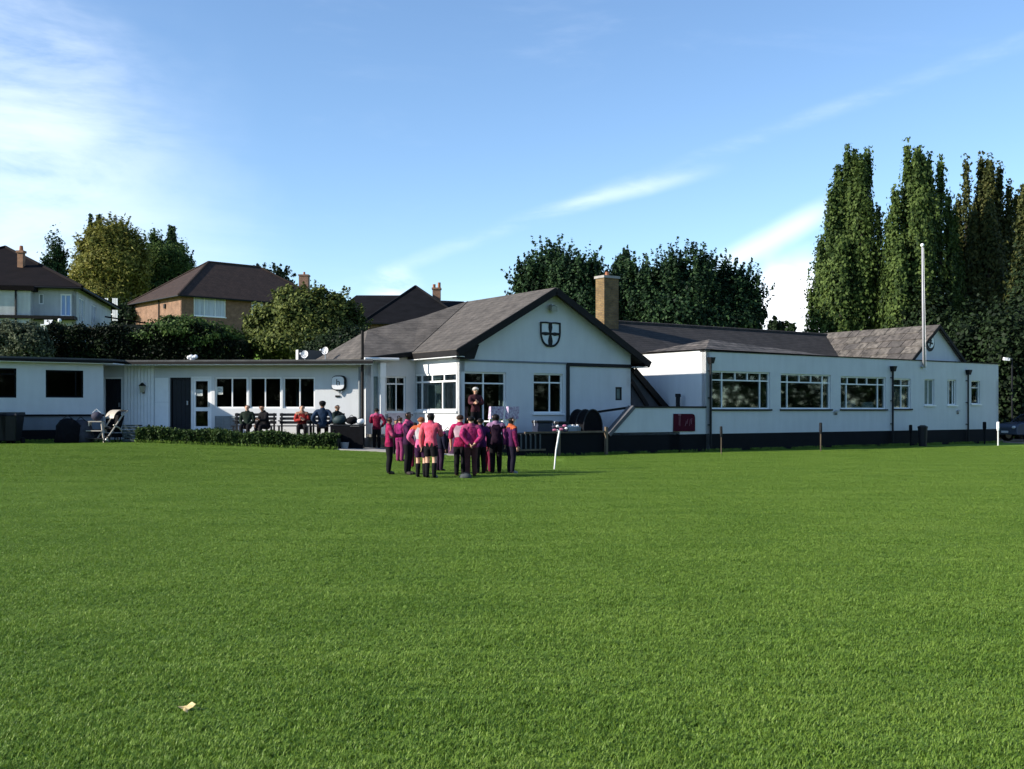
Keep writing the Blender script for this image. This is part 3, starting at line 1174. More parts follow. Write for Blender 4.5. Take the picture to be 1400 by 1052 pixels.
# roof slab over both, with fascia
kA = PK.w(kx0, .30, FZ)
kB = PK.w(.25, .30, FZ)
mB = Vector((PM.o.x + .35, 38.02, FZ))
mA = Vector((PK.w(.25, .30, 0).x + .1, 38.68, FZ))
back = 46.0
fr = MB()
fr.slab([kA, kB, mA, mB, Vector((PM.o.x - 2.4, back - 3, FZ)), Vector((PM.o.x - 3.5, back, FZ)), Vector((kA.x - 4, back, FZ))], .06)
fr.build('flat_roof', M_FELT, CLUB)
fs = MB()
for a, b_ in ((kA, kB), (mA, mB)):
    dz = Vector((0, 0, -.11))
    fs.beam(a + dz, b_ + dz, .04, .10)
fs.build('fascia', M_FASCIA, CLUB)
so_ = MB()
so_.slab([kA - Vector((0, 0, .15)), kB - Vector((0, 0, .15)), mA - Vector((0, 0, .15)), mB - Vector((0, 0, .15)), mB + Vector((-.3, .6, -.15)), mA + Vector((-.9, .6, -.15)), PK.w(0, -.1, FZ - .15), PK.w(kx0, -.1, FZ - .15)], .03)
so_.build('soffit', M_TRIM, CLUB)
rm = MB()
rm.slab([(-26, 45.5, FZ - .3), (-26, 33, FZ - .3), (-15.2, 39.75, FZ - .3), (-5.6, 39.1, FZ - .3), (-8, 45.5, FZ - .3)], .02)
rm.slab([(-26, 45.5, .8), (-26, 33, .8), (-15.2, 39.75, .8), (-5.6, 39.0, .8), (-8, 45.5, .8)], .3)
rm.build('floor', M_INNER, CLUB)
wall(Plane((-6, 45.4), (-1, 0)), 0, 20, -.05, FZ - .1)
wall(Plane(PK.w(kx0, 0, 0), -VV), -12, 0, -.05, FZ - .1)

# ------------------------------------------------------------------ fixings on the building
# shield crest
s0 = PG.rect(737.5, 441, 765.5, 475)
cr_ = thing('crest', 'black outlined shield with a cross high on the white gable', 'crest', PG.w((s0[0] + s0[1]) / 2, .03, s0[2]))
cx, hw = (s0[0] + s0[1]) / 2, (s0[1] - s0[0]) / 2
zt, zb = s0[3], s0[2]
hh = zt - zb


def shield(k):
    pts = []
    w_ = hw * k
    top = zt - (1 - k) * hh * .45
    bot = zb + (1 - k) * hh * .6
    H_ = top - bot
    for a in np.linspace(0, 1, 9):
        pts.append((cx - w_ * math.cos(a * math.pi / 2) ** .75 if a < 1 else cx, top - H_ * (.42 + .58 * math.sin(a * math.pi / 2) ** 1.1)))
    left = [(cx - w_, top)] + pts
    right = [(2 * cx - t, z) for t, z in reversed(pts[:-1])] + [(cx + w_, top)]
    out = left + right + [(cx + w_ * .5, top + .015), (cx, top + .0), (cx - w_ * .5, top + .015)]
    return out


o_, i_ = shield(1.0), shield(.86)
MB().prism(PG, o_, 0, .03).build('plate', mat('crest_white', (.62, .66, .68), .6, .1), cr_)
bm_ = MB()
k = len(o_)
for i in range(k):
    j = (i + 1) % k
    a, b_, c, d = o_[i], o_[j], i_[j], i_[i]
    vs = [PG.w(*p[:1], n_, p[1]) for n_ in (.03, .06) for p in (a, b_, c, d)]
    bm_.add([PG.w(p[0], n_, p[1]) for n_ in (.03, .06) for p in (a, b_, c, d)], [(4, 5, 6, 7), (0, 1, 5, 4), (2, 3, 7, 6)])
bm_.build('border', M_BLACK, cr_)
zc = zb + hh * .54
xb = MB()
for sg, (L0, wA, wB) in (((0, 1), (hh * .44, .035, .085)), ((0, -1), (hh * .50, .035, .10)), ((1, 0), (hw * .86, .03, .075)), ((-1, 0), (hw * .86, .03, .075))):
    if sg[0] == 0:
        pts = [(cx - wA, zc), (cx + wA, zc), (cx + wB, zc + sg[1] * L0 * .55), (cx + wB * .8, zc + sg[1] * L0), (cx - wB * .8, zc + sg[1] * L0), (cx - wB, zc + sg[1] * L0 * .55)]
        if sg[1] < 0:
            pts = pts[::-1]
    else:
        pts = [(cx, zc - wA), (cx + sg[0] * L0 * .5, zc - wB), (cx + sg[0] * L0, zc - wA * 1.3), (cx + sg[0] * L0, zc + wA * 1.3), (cx + sg[0] * L0 * .5, zc + wB * .8), (cx, zc + wA)]
        if sg[0] < 0:
            pts = pts[::-1]
    xb.prism(PG, pts, .03, .052)
xb.build('cross', M_BLACK, cr_)
# flood lamp under apex
lt_, lz = PG.hit(752, 421)
lm = thing('floodlight', 'small grey floodlight under the apex of the gable', 'lamp', PG.w(lt_, 0, lz))
MB().box(PG, lt_ - .03, lt_ + .03, 0, .15, lz + .05, lz + .12).build('bracket', M_STEEL, lm)
MB().hexa([PG.w(lt_ - .14, .28, lz - .16), PG.w(lt_ + .14, .28, lz - .16), PG.w(lt_ + .14, .1, lz - .10), PG.w(lt_ - .14, .1, lz - .10),
           PG.w(lt_ - .12, .30, lz + .03), PG.w(lt_ + .12, .30, lz + .03), PG.w(lt_ + .12, .12, lz + .1), PG.w(lt_ - .12, .12, lz + .1)]).build('head', mat('lamp_grey', (.25, .26, .22), .5), lm)
# emblem on far gable
et, ez = pcx.hit(1271, 469)
em = thing('emblem', 'round black and white emblem on the small far gable', 'emblem', pcx.w(et, .02, ez))
ring = [(et + .36 * math.cos(a), ez + .42 * math.sin(a)) for a in np.linspace(0, 2 * math.pi, 20)[:-1]]
MB().prism(pcx, ring, 0, .03).build('backing', M_BLACK, em)
MB().prism(pcx, [(et + (t - et) * .72 + .05, ez + (z - ez) * .72 + .05) for t, z in ring], .03, .04).build('face', M_TRIM, em)
mk = MB()
mk.prism(pcx, [(et - .1, ez - .18), (et, ez - .2), (et + .12, ez + .12), (et + .02, ez + .2)], .04, .05)
mk.prism(pcx, [(et - .2, ez - .02), (et + .2, ez - .08), (et + .2, ez + .0), (et - .2, ez + .06)], .04, .049)
mk.build('device', M_BLACK, em)
# maroon sign
sg_ = PR.rect(920, 566, 949.5, 590)
sgn = thing('sign_board', 'maroon notice board with faded pale marks on the low front wall', 'sign', PR.w((sg_[0] + sg_[1]) / 2, .02, sg_[2]))
r_ = .14
pts = [(sg_[0], sg_[2]), (sg_[1], sg_[2]), (sg_[1], sg_[3] - r_), (sg_[1] - r_ * .3, sg_[3] - r_ * .3), (sg_[1] - r_, sg_[3]), (sg_[0] + .02, sg_[3])]
MB().prism(PR, pts, 0, .04).build('board', M_MAROON, sgn)
mk = MB()
W_, H_ = sg_[1] - sg_[0], sg_[3] - sg_[2]
for (fx, z0_, z1_, sl_) in ((.24, .35, .86, .0), (.28, .3, .97, .02), (.52, .3, .6, .06), (.60, .42, .7, .05), (.72, .3, .72, .05), (.80, .4, .75, .04)):
    a = sg_[0] + fx * W_
    pale = .018
    mk.prism(PR, [(a, sg_[2] + z0_ * H_), (a + pale, sg_[2] + z0_ * H_), (a + pale + sl_, sg_[2] + z1_ * H_), (a + sl_, sg_[2] + z1_ * H_)], .04, .043)
mk.prism(PR, [(sg_[0] + .22 * W_, sg_[2] + .9 * H_), (sg_[0] + .33 * W_, sg_[2] + .9 * H_), (sg_[0] + .34 * W_, sg_[2] + .99 * H_), (sg_[0] + .2 * W_, sg_[2] + .99 * H_)], .04, .0435)
tag(mk.build('lettering', mat('faded_lettering', (.22, .08, .11), .6), sgn), kind='stuff')
# clock-like box on the flat wing
bt_, bz_ = PM.hit(463, 524)
bxx = thing('meter_box', 'white rounded wall box with black outline and black letter near the drainpipe', 'wall box', PM.w(bt_, 0, bz_ - .25))


def rrect(cx_, cz_, w_, h_, r):
    out = []
    for (sx_, sz_, a0) in ((1, -1, -90), (1, 1, 0), (-1, 1, 90), (-1, -1, 180)):
        for a in (0, 30, 60, 90):
            an = math.radians(a0 + a)
            out.append((cx_ + sx_ * (w_ / 2 - r) + r * math.cos(an), cz_ + sz_ * (h_ / 2 - r) + r * math.sin(an)))
    return out


MB().prism(PM, rrect(bt_ + .03, bz_ + .0, .54, .55, .16), 0, .09).build('rim', M_BLACK, bxx)
MB().prism(PM, rrect(bt_, bz_, .45, .47, .13), .09, .13).build('cover', M_PLASTIC, bxx)
fc = bpy.data.curves.new('letter', 'FONT')
fc.body = 'h'
fc.size = .32
fc.extrude = .006
fc.align_x = 'CENTER'
fc.align_y = 'CENTER'
fc.materials.append(M_BLACK)
lo2 = link('letter', text_mesh(fc), PM.w(bt_ + .01, .137, bz_ + .02), bxx)
lo2.rotation_euler = (math.radians(90), 0, 0)
br_ = MB()
br_.tube([PM.w(bt_ - .02, .05, bz_ - .26), PM.w(bt_ + .06, .06, bz_ - .42), PM.w(bt_ + .14, .05, bz_ - .3)], .022, 6)
br_.build('cable', M_STEEL, bxx)
MB().box(PM, bt_ - .12, bt_ + .05, 0, .03, bz_ - .52, bz_ - .45).build('plate', M_BLACK, bxx)
# lantern on boarded corner
lt_, lz = PM.hit(197, 531)
ln = thing('wall_lantern', 'small dark carriage lantern on the white boarded corner', 'lantern', PM.w(lt_, .05, lz - .2))
MB().box(PM, lt_ - .04, lt_ + .04, .035, .06, lz - .2, lz + .14).build('back_plate', M_BLACK, ln)
MB().hexa([PM.w(lt_ - .05, .22, lz - .16), PM.w(lt_ + .05, .22, lz - .16), PM.w(lt_ + .05, .1, lz - .16), PM.w(lt_ - .05, .1, lz - .16),
           PM.w(lt_ - .08, .25, lz + .08), PM.w(lt_ + .08, .25, lz + .08), PM.w(lt_ + .08, .07, lz + .08), PM.w(lt_ - .08, .07, lz + .08)]).build('glass', mat('lantern_glass', (.35, .33, .25), .2), ln)
MB().hexa([PM.w(lt_ - .1, .27, lz + .08), PM.w(lt_ + .1, .27, lz + .08), PM.w(lt_ + .1, .05, lz + .08), PM.w(lt_ - .1, .05, lz + .08),
           PM.w(lt_ - .02, .18, lz + .2), PM.w(lt_ + .02, .18, lz + .2), PM.w(lt_ + .02, .14, lz + .2), PM.w(lt_ - .02, .14, lz + .2)]).build('cap', M_BLACK, ln)
# notices
M_PAPER = mat('paper', (.62, .63, .58), .8, .15, 8)
M_INK = mat('faded_ink', (.14, .17, .18), .8)
for (x0, y0, x1, y1, nrec, lab) in ((265.5, 533, 276, 541.5, -.075, 'wide paper notice on the upper pane of the glazed door'), (295.5, 529, 304, 539.5, -.06, 'square paper notice in the first window of the flat wing')):
    r = PM.rect(x0, y0, x1, y1)
    nt_ = MB().box(PM, r[0], r[1], nrec, nrec + .004, r[2], r[3]).build('notice', M_PAPER)
    tag(nt_, lab, 'notice', 'paper notices on the glazing')
    ink = MB()
    for k in range(4):
        z = r[2] + (r[3] - r[2]) * (k + .7) / 4.6
        ink.box(PM, r[0] + .04, r[1] - .04 - .05 * (k % 2), nrec + .004, nrec + .006, z - .012, z + .012)
    ink.build('print', M_INK, nt_)


# satellite dishes / white vents on the roof
def dish(px, py, d, r, lab, face):
    p = at(px, py, d)
    base = Vector((p.x, p.y, FZ))
    t_ = thing('satellite_dish', lab, 'dish', base, 'white dishes on the flat roof')
    MB().tube([base - Vector((0, 0, .02)), Vector((p.x, p.y, p.z))], .025, 6).build('pole', M_STEEL, t_)
    b = MB()
    n = Vector(face).normalized()
    x = n.cross(Vector((0, 0, 1))).normalized()
    y = x.cross(n)
    rings = []
    vs = [p - n * .05]
    for i, k in enumerate((.4, .75, 1)):
        for q in range(14):
            a = 2 * math.pi * q / 14
            vs.append(p - n * (.05 - .09 * k * k) + (x * math.cos(a) + y * math.sin(a)) * r * k)
    fs = [(0, 1 + (q + 1) % 14, 1 + q) for q in range(14)]
    for i in range(2):
        for q in range(14):
            a = 1 + i * 14
            fs.append((a + q, a + (q + 1) % 14, a + 14 + (q + 1) % 14, a + 14 + q))
    b.add(vs, fs)
    b.build('reflector', M_PLASTIC, t_, smooth=True)
    MB().tube([p - y * r * .9, p + n * .3 - y * r * .3], .012, 5).build('arm', M_STEEL, t_)
    MB().ball(p + n * .3 - y * r * .3, .04).build('receiver', M_PLASTIC, t_)


dish(417, 485, 39.6, .15, 'white satellite dish on the flat roof, midway along its right half', (-.35, -.93, .2))
dish(445, 480, 40.2, .15, 'white satellite dish on the flat roof next to the grey hip', (-.45, -.88, .2))
v_ = at(263, 487, 39.2)
rv = thing('roof_vent', 'crumpled white vent cowl on the flat roof above the doors', 'vent', (v_.x, v_.y, FZ))
MB().tube([(v_.x, v_.y, FZ - .02), (v_.x, v_.y, FZ + .1)], .1, 8).build('collar', M_LEAD, rv)
cw = MB()
for k in range(4):
    cw.ball((v_.x - .12 + .08 * k, v_.y, FZ + .12 + .03 * (k % 2)), .085, .09, .08, 7, 4)
cw.build('cowl', M_PLASTIC, rv)
# flagpole
ft, fz0 = PR.hit(1260, 497)
fp = thing('flagpole', 'tall bare white flagpole rising from the hall parapet', 'flagpole', PR.w(ft, .12, .0))
_, fz1 = PR.hit(1257, 338)
p_b, p_t = PR.w(ft, .12, 0.02), PR.w(ft - .12, .12, fz1)
MB().tube([PR.w(ft, .12, 3.6), p_t], [.068, .036], 10).build('pole', mat('grey_white_pole', (.40, .39, .42), .6, .2, 3), fp, smooth=True)
MB().box(PR, ft - .12, ft + .12, .0, .14, 3.62, 3.68).build('bracket', M_STEEL, fp)
MB().ball(p_t + Vector((0, 0, .07)), .09).build('finial', M_TRIM, fp, smooth=True)
MB().tube([PR.w(ft + .06, .2, 3.5), p_t + Vector((.04, -.06, -.05))], .008, 4).build('halyard', M_PLASTIC, fp)

# posts along hall
for i, (px, pyb, pyt, m_, w_, lab) in enumerate(((986, 622, 583, M_BLACK, .05, 'thin dark stake topped by a black grip before the first hall window'),
                                                 (1122, 618, 578, M_BLACK, .06, 'black topped stake before the gap of the second and third hall windows'),
                                                 (1245, 610, 581, M_NAVY, .08, 'short dark blue stub post right of the middle downpipe'),
                                                 (1346, 607.5, 577, M_NAVY, .09, 'short dark stub post near the far corner of the hall'),
                                                 (1364.5, 609.5, 577, M_TRIM, .07, 'white post at the far corner of the hall'))):
    p = on_ground(px, pyb)
    top = at(px, pyt, p.y).z
    zc_ = p.z + (top - p.z) * .62
    t_ = thing('marker_post', lab, 'post', p, 'marker posts along the hall')
    MB().cube((p.x, p.y, (p.z + zc_) / 2 - .02), w_ * .6, w_ * .6, zc_ - p.z + .04).build('stake', M_WOOD if m_ is M_BLACK else m_, t_)
    MB().tube([(p.x, p.y, zc_), (p.x, p.y, zc_ + (top - zc_) * .3), (p.x, p.y, top - .03), (p.x, p.y, top)], [w_ * .7, w_, w_ * .95, w_ * .6], 8).build('cap', m_, t_)
# bin by the hall
p = on_ground(1261.5, 611)
bn = thing('litter_bin', 'black litter bin against the hall plinth', 'bin', p)
MB().tube([p, p + Vector((0, 0, .82))], [.17, .21], 12).build('drum', M_DKPL, bn)
MB().tube([p + Vector((0, 0, .82)), p + Vector((0, 0, .9)), p + Vector((0, 0, .96))], [.225, .225, .1], 12).build('lid', M_DKPL, bn)

# ------------------------------------------------------------------ terrace clutter
def fence_rail():
    e = thing('terrace_railing', 'low weathered post and rail fence along the dark terrace edge', 'railing', PR.w(-7, .03, .0))
    for px in (762, 827):
        t, _ = PR.hit(px)
        MB().box(PR, t - .05, t + .05, .02, .12, -.03, 1.02 if px == 827 else .82).build('post', M_WOOD, e)
    t0, t1 = PR.hit(716)[0], PR.hit(828)[0]
    MB().box(PR, t0, t1, .03, .09, .82, .88).build('rail', M_WOOD, e)
    for k in range(5):
        t = PR.hit(712 + k * 6.5)[0]
        MB().box(PR, t - .03, t + .03, .005, .03, .28, .80).build('slat', mat('grey_slat', (.07, .075, .085), .8, .4), e)
    MB().box(PR, PR.hit(706)[0], PR.hit(745)[0], .005, .05, .22, .28).build('bottom_rail', M_WOOD, e)


fence_rail()
# arched black hood
at_, az = PG.hit(810, 595)
pa = Plane(P0 + VV * .35, UV)
a0, a1 = pa.hit(797)[0], pa.hit(823)[0]
zt_ = pa.hit(810, 561)[1]
arc = [(a0 + (a1 - a0) * (.5 - .5 * math.cos(x)), TZ + (zt_ - TZ) * math.sin(x) ** .8 if 0 < x < math.pi else TZ) for x in np.linspace(0, math.pi, 15)]
ah = thing('arched_hood', 'black arched cover standing on the terrace by the raked wall', 'cover', pa.w((a0 + a1) / 2, 0, TZ))
MB().prism(pa, [(t, z + .003) for t, z in arc][::-1], -.9, 0).build('hood', M_DKFAB, ah)
for k in (0.0, -.45, -.9):
    hb = MB()
    hb.tube([pa.w(t, k + .02, z + .02) for t, z in arc], .025, 6)
    hb.build('hoop', M_DKPL, ah)


def cooler(px, py, w_, h_, d_, lab, s=.5):
    pl = Plane(P0 + VV * s, UV)
    t, _ = pl.hit(px)
    e = thing('cool_box', lab, 'cool box', pl.w(t, 0, TZ), 'dark boxes on the terrace')
    MB().box(pl, t - w_ / 2, t + w_ / 2, -d_, 0, TZ + .003, TZ + h_ * .8).build('body', mat('navy_plastic', (.018, .025, .05), .4, .3), e, bevel=.02)
    MB().box(pl, t - w_ / 2 - .015, t + w_ / 2 + .015, -d_ - .015, .015, TZ + h_ * .8, TZ + h_).build('lid', M_DKPL, e, bevel=.02)
    MB().tube([pl.w(t - w_ / 2 - .02, -d_ / 2, TZ + h_ * .6), pl.w(t - w_ / 2 - .05, -d_ / 2, TZ + h_ * .95), pl.w(t - w_ / 2 - .02, -d_ / 2, TZ + h_)], .014, 5).build('handle', M_PLASTIC, e)


cooler(746, 590, .62, .46, .4, 'larger navy cool box on the terrace left of the white stake')
cooler(770, 592, .42, .42, .35, 'smaller navy cool box on the terrace behind the white stake')
pt = Plane(P0 + VV * .45, UV)
for i, (px, w_, lab) in enumerate(((784, .42, 'clear plastic tub of plates on the terrace beside the hood'), (795, .34, 'clear plastic tub of cups at the foot of the black hood'))):
    t, _ = pt.hit(px)
    e = thing('plastic_tub', lab, 'tub', pt.w(t, 0, TZ), 'plastic tubs on the terrace')
    mtub = mat('tub_plastic', (.34, .40, .42), .3, .3, 8)
    MB().hexa([pt.w(t - w_ * .42, -.05, TZ + .003), pt.w(t + w_ * .42, -.05, TZ + .003), pt.w(t + w_ * .42, -.33, TZ + .003), pt.w(t - w_ * .42, -.33, TZ + .003),
               pt.w(t - w_ / 2, 0, TZ + .22), pt.w(t + w_ / 2, 0, TZ + .22), pt.w(t + w_ / 2, -.38, TZ + .22), pt.w(t - w_ / 2, -.38, TZ + .22)]).build('tub', mtub, e)
    it = MB()
    for k in range(4):
        it.tube([pt.w(t - w_ * .3 + w_ * .2 * k, -.18, TZ + .22), pt.w(t - w_ * .3 + w_ * .2 * k, -.18, TZ + .27 + .03 * (k % 2))], .055, 8)
    it.build('crockery', M_PLASTIC, e)
# white stake with ribbons
p = on_ground(757.5, 643)
stk = thing('white_stake', 'leaning white stake tied with pink and white ribbons on the lawn', 'stake', p)
top = at(765, 589, p.y)
MB().tube([p - Vector((0, 0, .03)), (p + top) / 2 + Vector((-.02, 0, 0)), top], [.016, .022, .027], 8).build('stake', M_TRIM, stk)
for k in range(9):
    a = 2 * math.pi * k / 9
    c = top + Vector((.16 * math.cos(a) + .02, .1 * math.sin(a), .06 + .07 * math.sin(a * 2)))
    MB().ball(c, .045 + .02 * (k % 3), .04, .035, 6, 4).build('ribbon', (M_PLASTIC, mat('pink_ribbon', (.34, .10, .18), .7), mat('dark_ribbon', (.04, .03, .05), .7))[k % 3], stk)

# pushchair and clutter on the left
def pushchair(px, py, d, lab, sc=1.0, rot=0.0):
    g = at(px, py, d)
    g.z = gz(g.x, d)
    e = thing('pushchair', lab, 'pushchair', g)
    R = Matrix.Rotation(rot, 3, 'Z')

    def P(x, y, z):
        return g + R @ Vector((x * sc, y * sc, z * sc))
    for sy in (-.25, .25):
        MB().tube([P(-.45, sy, .12), P(-.1, sy, .55), P(.25, sy, 1.0), P(.42, sy, 1.1)], .028, 6).build('frame', M_CREAM, e)
        MB().tube([P(.42, sy, .12), P(.1, sy, .5), P(-.15, sy, .62)], .028, 6).build('leg', M_CREAM, e)
    MB().tube([P(.42, -.25, 1.1), P(.42, .25, 1.1)], .03, 6).build('handle', M_DKPL, e)
    for x in (-.45, .42):
        for sy in (-.29, .29):
            wb = MB()
            ring_ = [P(x + .12 * math.cos(a), sy, .125 + .12 * math.sin(a)) for a in np.linspace(0, 2 * math.pi, 13)]
            wb.tube(ring_, .022, 5)
            wh = wb.build('wheel', M_DKPL, e)
            MB().tube([P(x, sy - .02, .125), P(x, sy + .02, .125)], .05, 8).build('hub', M_STEEL, wh)
    st = MB()
    st.hexa([P(-.2, -.2, .48), P(-.2, .2, .48), P(.15, .2, .42), P(.15, -.2, .42), P(-.2, -.2, .54), P(-.2, .2, .54), P(.12, .2, .50), P(.12, -.2, .50)])
    st.hexa([P(.10, -.2, .45), P(.10, .2, .45), P(.18, .2, .45), P(.18, -.2, .45), P(.26, -.2, .95), P(.26, .2, .95), P(.33, .2, .93), P(.33, -.2, .93)])
    st.build('seat', M_DKFAB, e)
    cb = MB()
    n = 7
    for k in range(n):
        a, b_ = math.radians(10 + 100 * k / n), math.radians(10 + 100 * (k + 1) / n)
        r = .36
        f = lambda an, sy: P(.22 - r * math.cos(an), sy, .78 + r * math.sin(an))
        cb.add([f(a, -.23), f(a, .23), f(b_, .23), f(b_, -.23)], [(0, 1, 2, 3)])
    cb.build('canopy', M_CREAM, e)
    MB().cube(P(.05, 0, .26), .5 * sc, .4 * sc, .14 * sc, rot).build('basket', M_DKFAB, e)


pushchair(154, 604, 36.4, 'pushchair with cream canopy and frame before the dark corner door', 1.0, 1.0)
# low cream-legged step stool / A-frame
p = at(131, 607, 36.2)
p.z = gz(p.x, p.y)
sb = thing('step_stool', 'cream legged folding step stool holding a dark bag on the lawn edge', 'stool', p)
for sx_ in (-1, 1):
    MB().beam(p + Vector((sx_ * .36, -.2, 0)), p + Vector((sx_ * .20, -.02, .72)), .05, .05).build('leg', M_CREAM, sb)
    MB().beam(p + Vector((sx_ * .36, .3, 0)), p + Vector((sx_ * .20, .08, .72)), .05, .05).build('leg', M_CREAM, sb)
for z, w_ in ((.42, .54), (.16, .68)):
    MB().cube(p + Vector((0, -.2 + z * .25 + .0, z)), w_, .16, .035).build('tread', M_CREAM if z > .3 else M_DKPL, sb)
MB().cube(p + Vector((0, .03, .735)), .46, .26, .035).build('top', M_CREAM, sb)
bg_ = MB()
bg_.ball(p + Vector((.02, .03, .755 + .16)), .2, .14, .16)
bo = bg_.build('holdall', mat('bag_navy', (.03, .03, .06), .8, .5), smooth=True)
tag(bo, 'dark holdall resting on the cream step stool', 'bag')
MB().tube([p + Vector((-.12, .03, 1.03)), p + Vector((.02, .03, 1.16)), p + Vector((.16, .03, 1.03))], .015, 5).build('strap', M_PLASTIC, bo)


# dark bags and bins along left block
def bag(px, py, d, w_, h_, m_, lab, grp=None, zb=None, rot=0):
    g = at(px, py, d)
    z0 = gz(g.x, d) if zb is None else zb
    g.z = z0
    b = MB()
    # sagging sack profile
    n = 12
    prof = ((.0, .42), (.08, .5), (.35, .48), (.7, .42), (.92, .25), (1.0, .08))
    vs, fs = [], []
    for i, (h, r) in enumerate(prof):
        for k in range(n):
            a = 2 * math.pi * k / n
            j = 1 + .12 * math.sin(3 * a + i + px)
            vs.append(g + Vector((r * w_ * j * math.cos(a), r * w_ * .7 * j * math.sin(a), h * h_)))
    for i in range(len(prof) - 1):
        for k in range(n):
            fs.append((i * n + k, i * n + (k + 1) % n, (i + 1) * n + (k + 1) % n, (i + 1) * n + k))
    fs.append(tuple(reversed(range(n))))
    fs.append(tuple((len(prof) - 1) * n + k for k in range(n)))
    b.add(vs, fs)
    o = b.build('kit_bag', m_, smooth=True, origin=g)
    tag(o, lab, 'bag', grp)
    MB().tube([g + Vector((-w_ * .25, -.02, h_ * .9)), g + Vector((0, -.03, h_ * 1.12)), g + Vector((w_ * .25, -.02, h_ * .9))], .015, 5).build('strap', M_DKPL, o)
    return o


GB = 'kit bags by the clubhouse'
bag(93, 600, 36.0, .95, .85, M_DKFAB, 'wide black kit bag slumped at the foot of the left block', GB)
bag(111, 600, 36.2, .8, .8, mat('bag_grey', (.045, .045, .06), .8, .6, 6), 'dark grey kit bag between the wide black bag and the stool', GB)
for px, lab in ((4, 'tall dark wheeled bin at the left edge of the frame'), (17, 'dark wheeled bin right of the one at the frame edge')):
    g = at(px, 600, 35.3)
    g.z = gz(g.x, g.y)
    e = thing('wheelie_bin', lab, 'bin', g, 'wheeled bins against the left block')
    b = MB()
    b.hexa([g + Vector(v) for v in ((-.2, -.22, .1), (.2, -.22, .1), (.2, .22, .1), (-.2, .22, .1), (-.27, -.32, .95), (.27, -.32, .95), (.27, .3, .95), (-.27, .3, .95))])
    b.build('body', M_DKPL, e, bevel=.02)
    MB().hexa([g + Vector(v) for v in ((-.29, -.34, .955), (.29, -.34, .955), (.29, .34, .955), (-.29, .34, .955), (-.25, -.3, 1.02), (.25, -.3, 1.02), (.27, .33, 1.06), (-.27, .33, 1.06))]).build('lid', M_DKPL, e)
    for sx_ in (-.24, .24):
        MB().tube([g + Vector((sx_ - .03, .24, .11)), g + Vector((sx_ + .03, .24, .11))], .11, 10).build('wheel', M_BLACK, e)
# crate stack right of pushchair
g = at(181, 604, 36.6)
g.z = gz(g.x, g.y)
for k, lab in enumerate(('lower dark plastic crate beside the left end of the hedge', 'upper dark plastic crate stacked beside the left end of the hedge')):
    e = thing('crate', lab, 'crate', g + Vector((0, 0, .31 * k)), 'crates by the hedge')
    mcr = mat('crate_plastic', (.03, .045, .045), .5, .3)
    c0 = g + Vector((0, 0, .31 * k))
    MB().cube(c0 + Vector((0, 0, .02)), .55, .38, .03).build('base', mcr, e)
    for (ox, oy, sx_, sy_) in ((0, -.19, .55, .025), (0, .19, .55, .025), (-.275, 0, .025, .355), (.275, 0, .025, .355)):
        for z, hh_ in ((.09, .08), (.2, .06), (.28, .05)):
            MB().cube(c0 + Vector((ox, oy, z)), sx_, sy_, hh_).build('slat', mcr, e)
# bags among the players
bag(603, 618, 35.6, .6, .75, M_DKFAB, 'black kit bag with upright top before the bay window', GB)
bag(612, 619, 35.9, .62, .82, mat('bag_navy2', (.02, .02, .045), .8, .5), 'navy kit bag right of the black bag before the bay', GB)
bag(622, 620, 35.4, .5, .6, mat('bag_purple', (.07, .02, .06), .8, .5), 'small purple kit bag at the near corner of the gable', GB)
bag(637, 656, 24.9, .30, .13, mat('bag_slate', (.05, .06, .065), .8, .5), 'flat slate grey bag on the grass at the feet of the right hand players', GB)
bag(514, 655, 25.3, .001 + .2, .12, M_PLASTIC, 'small white bag on the grass by the bare legged player', GB) if False else None

# ------------------------------------------------------------------ furniture on the terrace
def plastic_chair(loc, rot, lab, m_=M_PLASTIC, printed=False):
    e = thing('terrace_chair', lab, 'chair', loc, 'white chairs round the players')
    R = Matrix.Rotation(rot, 3, 'Z')
    L = Vector(loc)

    def P(x, y, z):
        return L + R @ Vector((x, y, z))
    for sx_ in (-.22, .22):
        for sy_ in (-.2, .22):
            MB().tube([P(sx_ * 1.1, sy_ * 1.1, 0), P(sx_, sy_, .44)], .022, 6).build('leg', m_, e)
    MB().hexa([P(-.24, -.24, .42), P(.24, -.24, .42), P(.24, .24, .42), P(-.24, .24, .42), P(-.24, -.24, .46), P(.24, -.24, .46), P(.24, .24, .46), P(-.24, .24, .46)]).build('seat', m_, e)
    MB().hexa([P(-.24, .2, .46), P(.24, .2, .46), P(.24, .24, .46), P(-.24, .24, .46), P(-.25, .29, .92), P(.25, .29, .92), P(.25, .33, .92), P(-.25, .33, .92)]).build('backrest', m_, e)
    if printed:
        fb = MB()
        fb.hexa([P(-.26, .18, .52), P(.26, .18, .52), P(.26, .345, .52), P(-.26, .345, .52), P(-.27, .26, .95), P(.27, .26, .95), P(.27, .37, .95), P(-.27, .37, .95)])
        fb.build('cover', mat('printed_cloth', (.62, .56, .66), .8, .0, 14, col2=(.22, .12, .24)), e)


PQ = Plane(P0 + VV * .8, UV)
plastic_chair(PQ.w(PQ.hit(672)[0], 0, TZ), UV.angle(Vector((1, 0, 0))) + math.pi, 'chair with printed white cover, left of two before the patio glass', printed=True)
plastic_chair(PQ.w(PQ.hit(690)[0], .1, TZ), UV.angle(Vector((1, 0, 0))) + math.pi + .2, 'chair with printed white cover, nearest the shaded gable wall', printed=True)
plastic_chair(Vector((-3.15, 37.0, gz(-3.2, 37) + .05)), math.pi - .2, 'plain white plastic chair before the lit bay window')
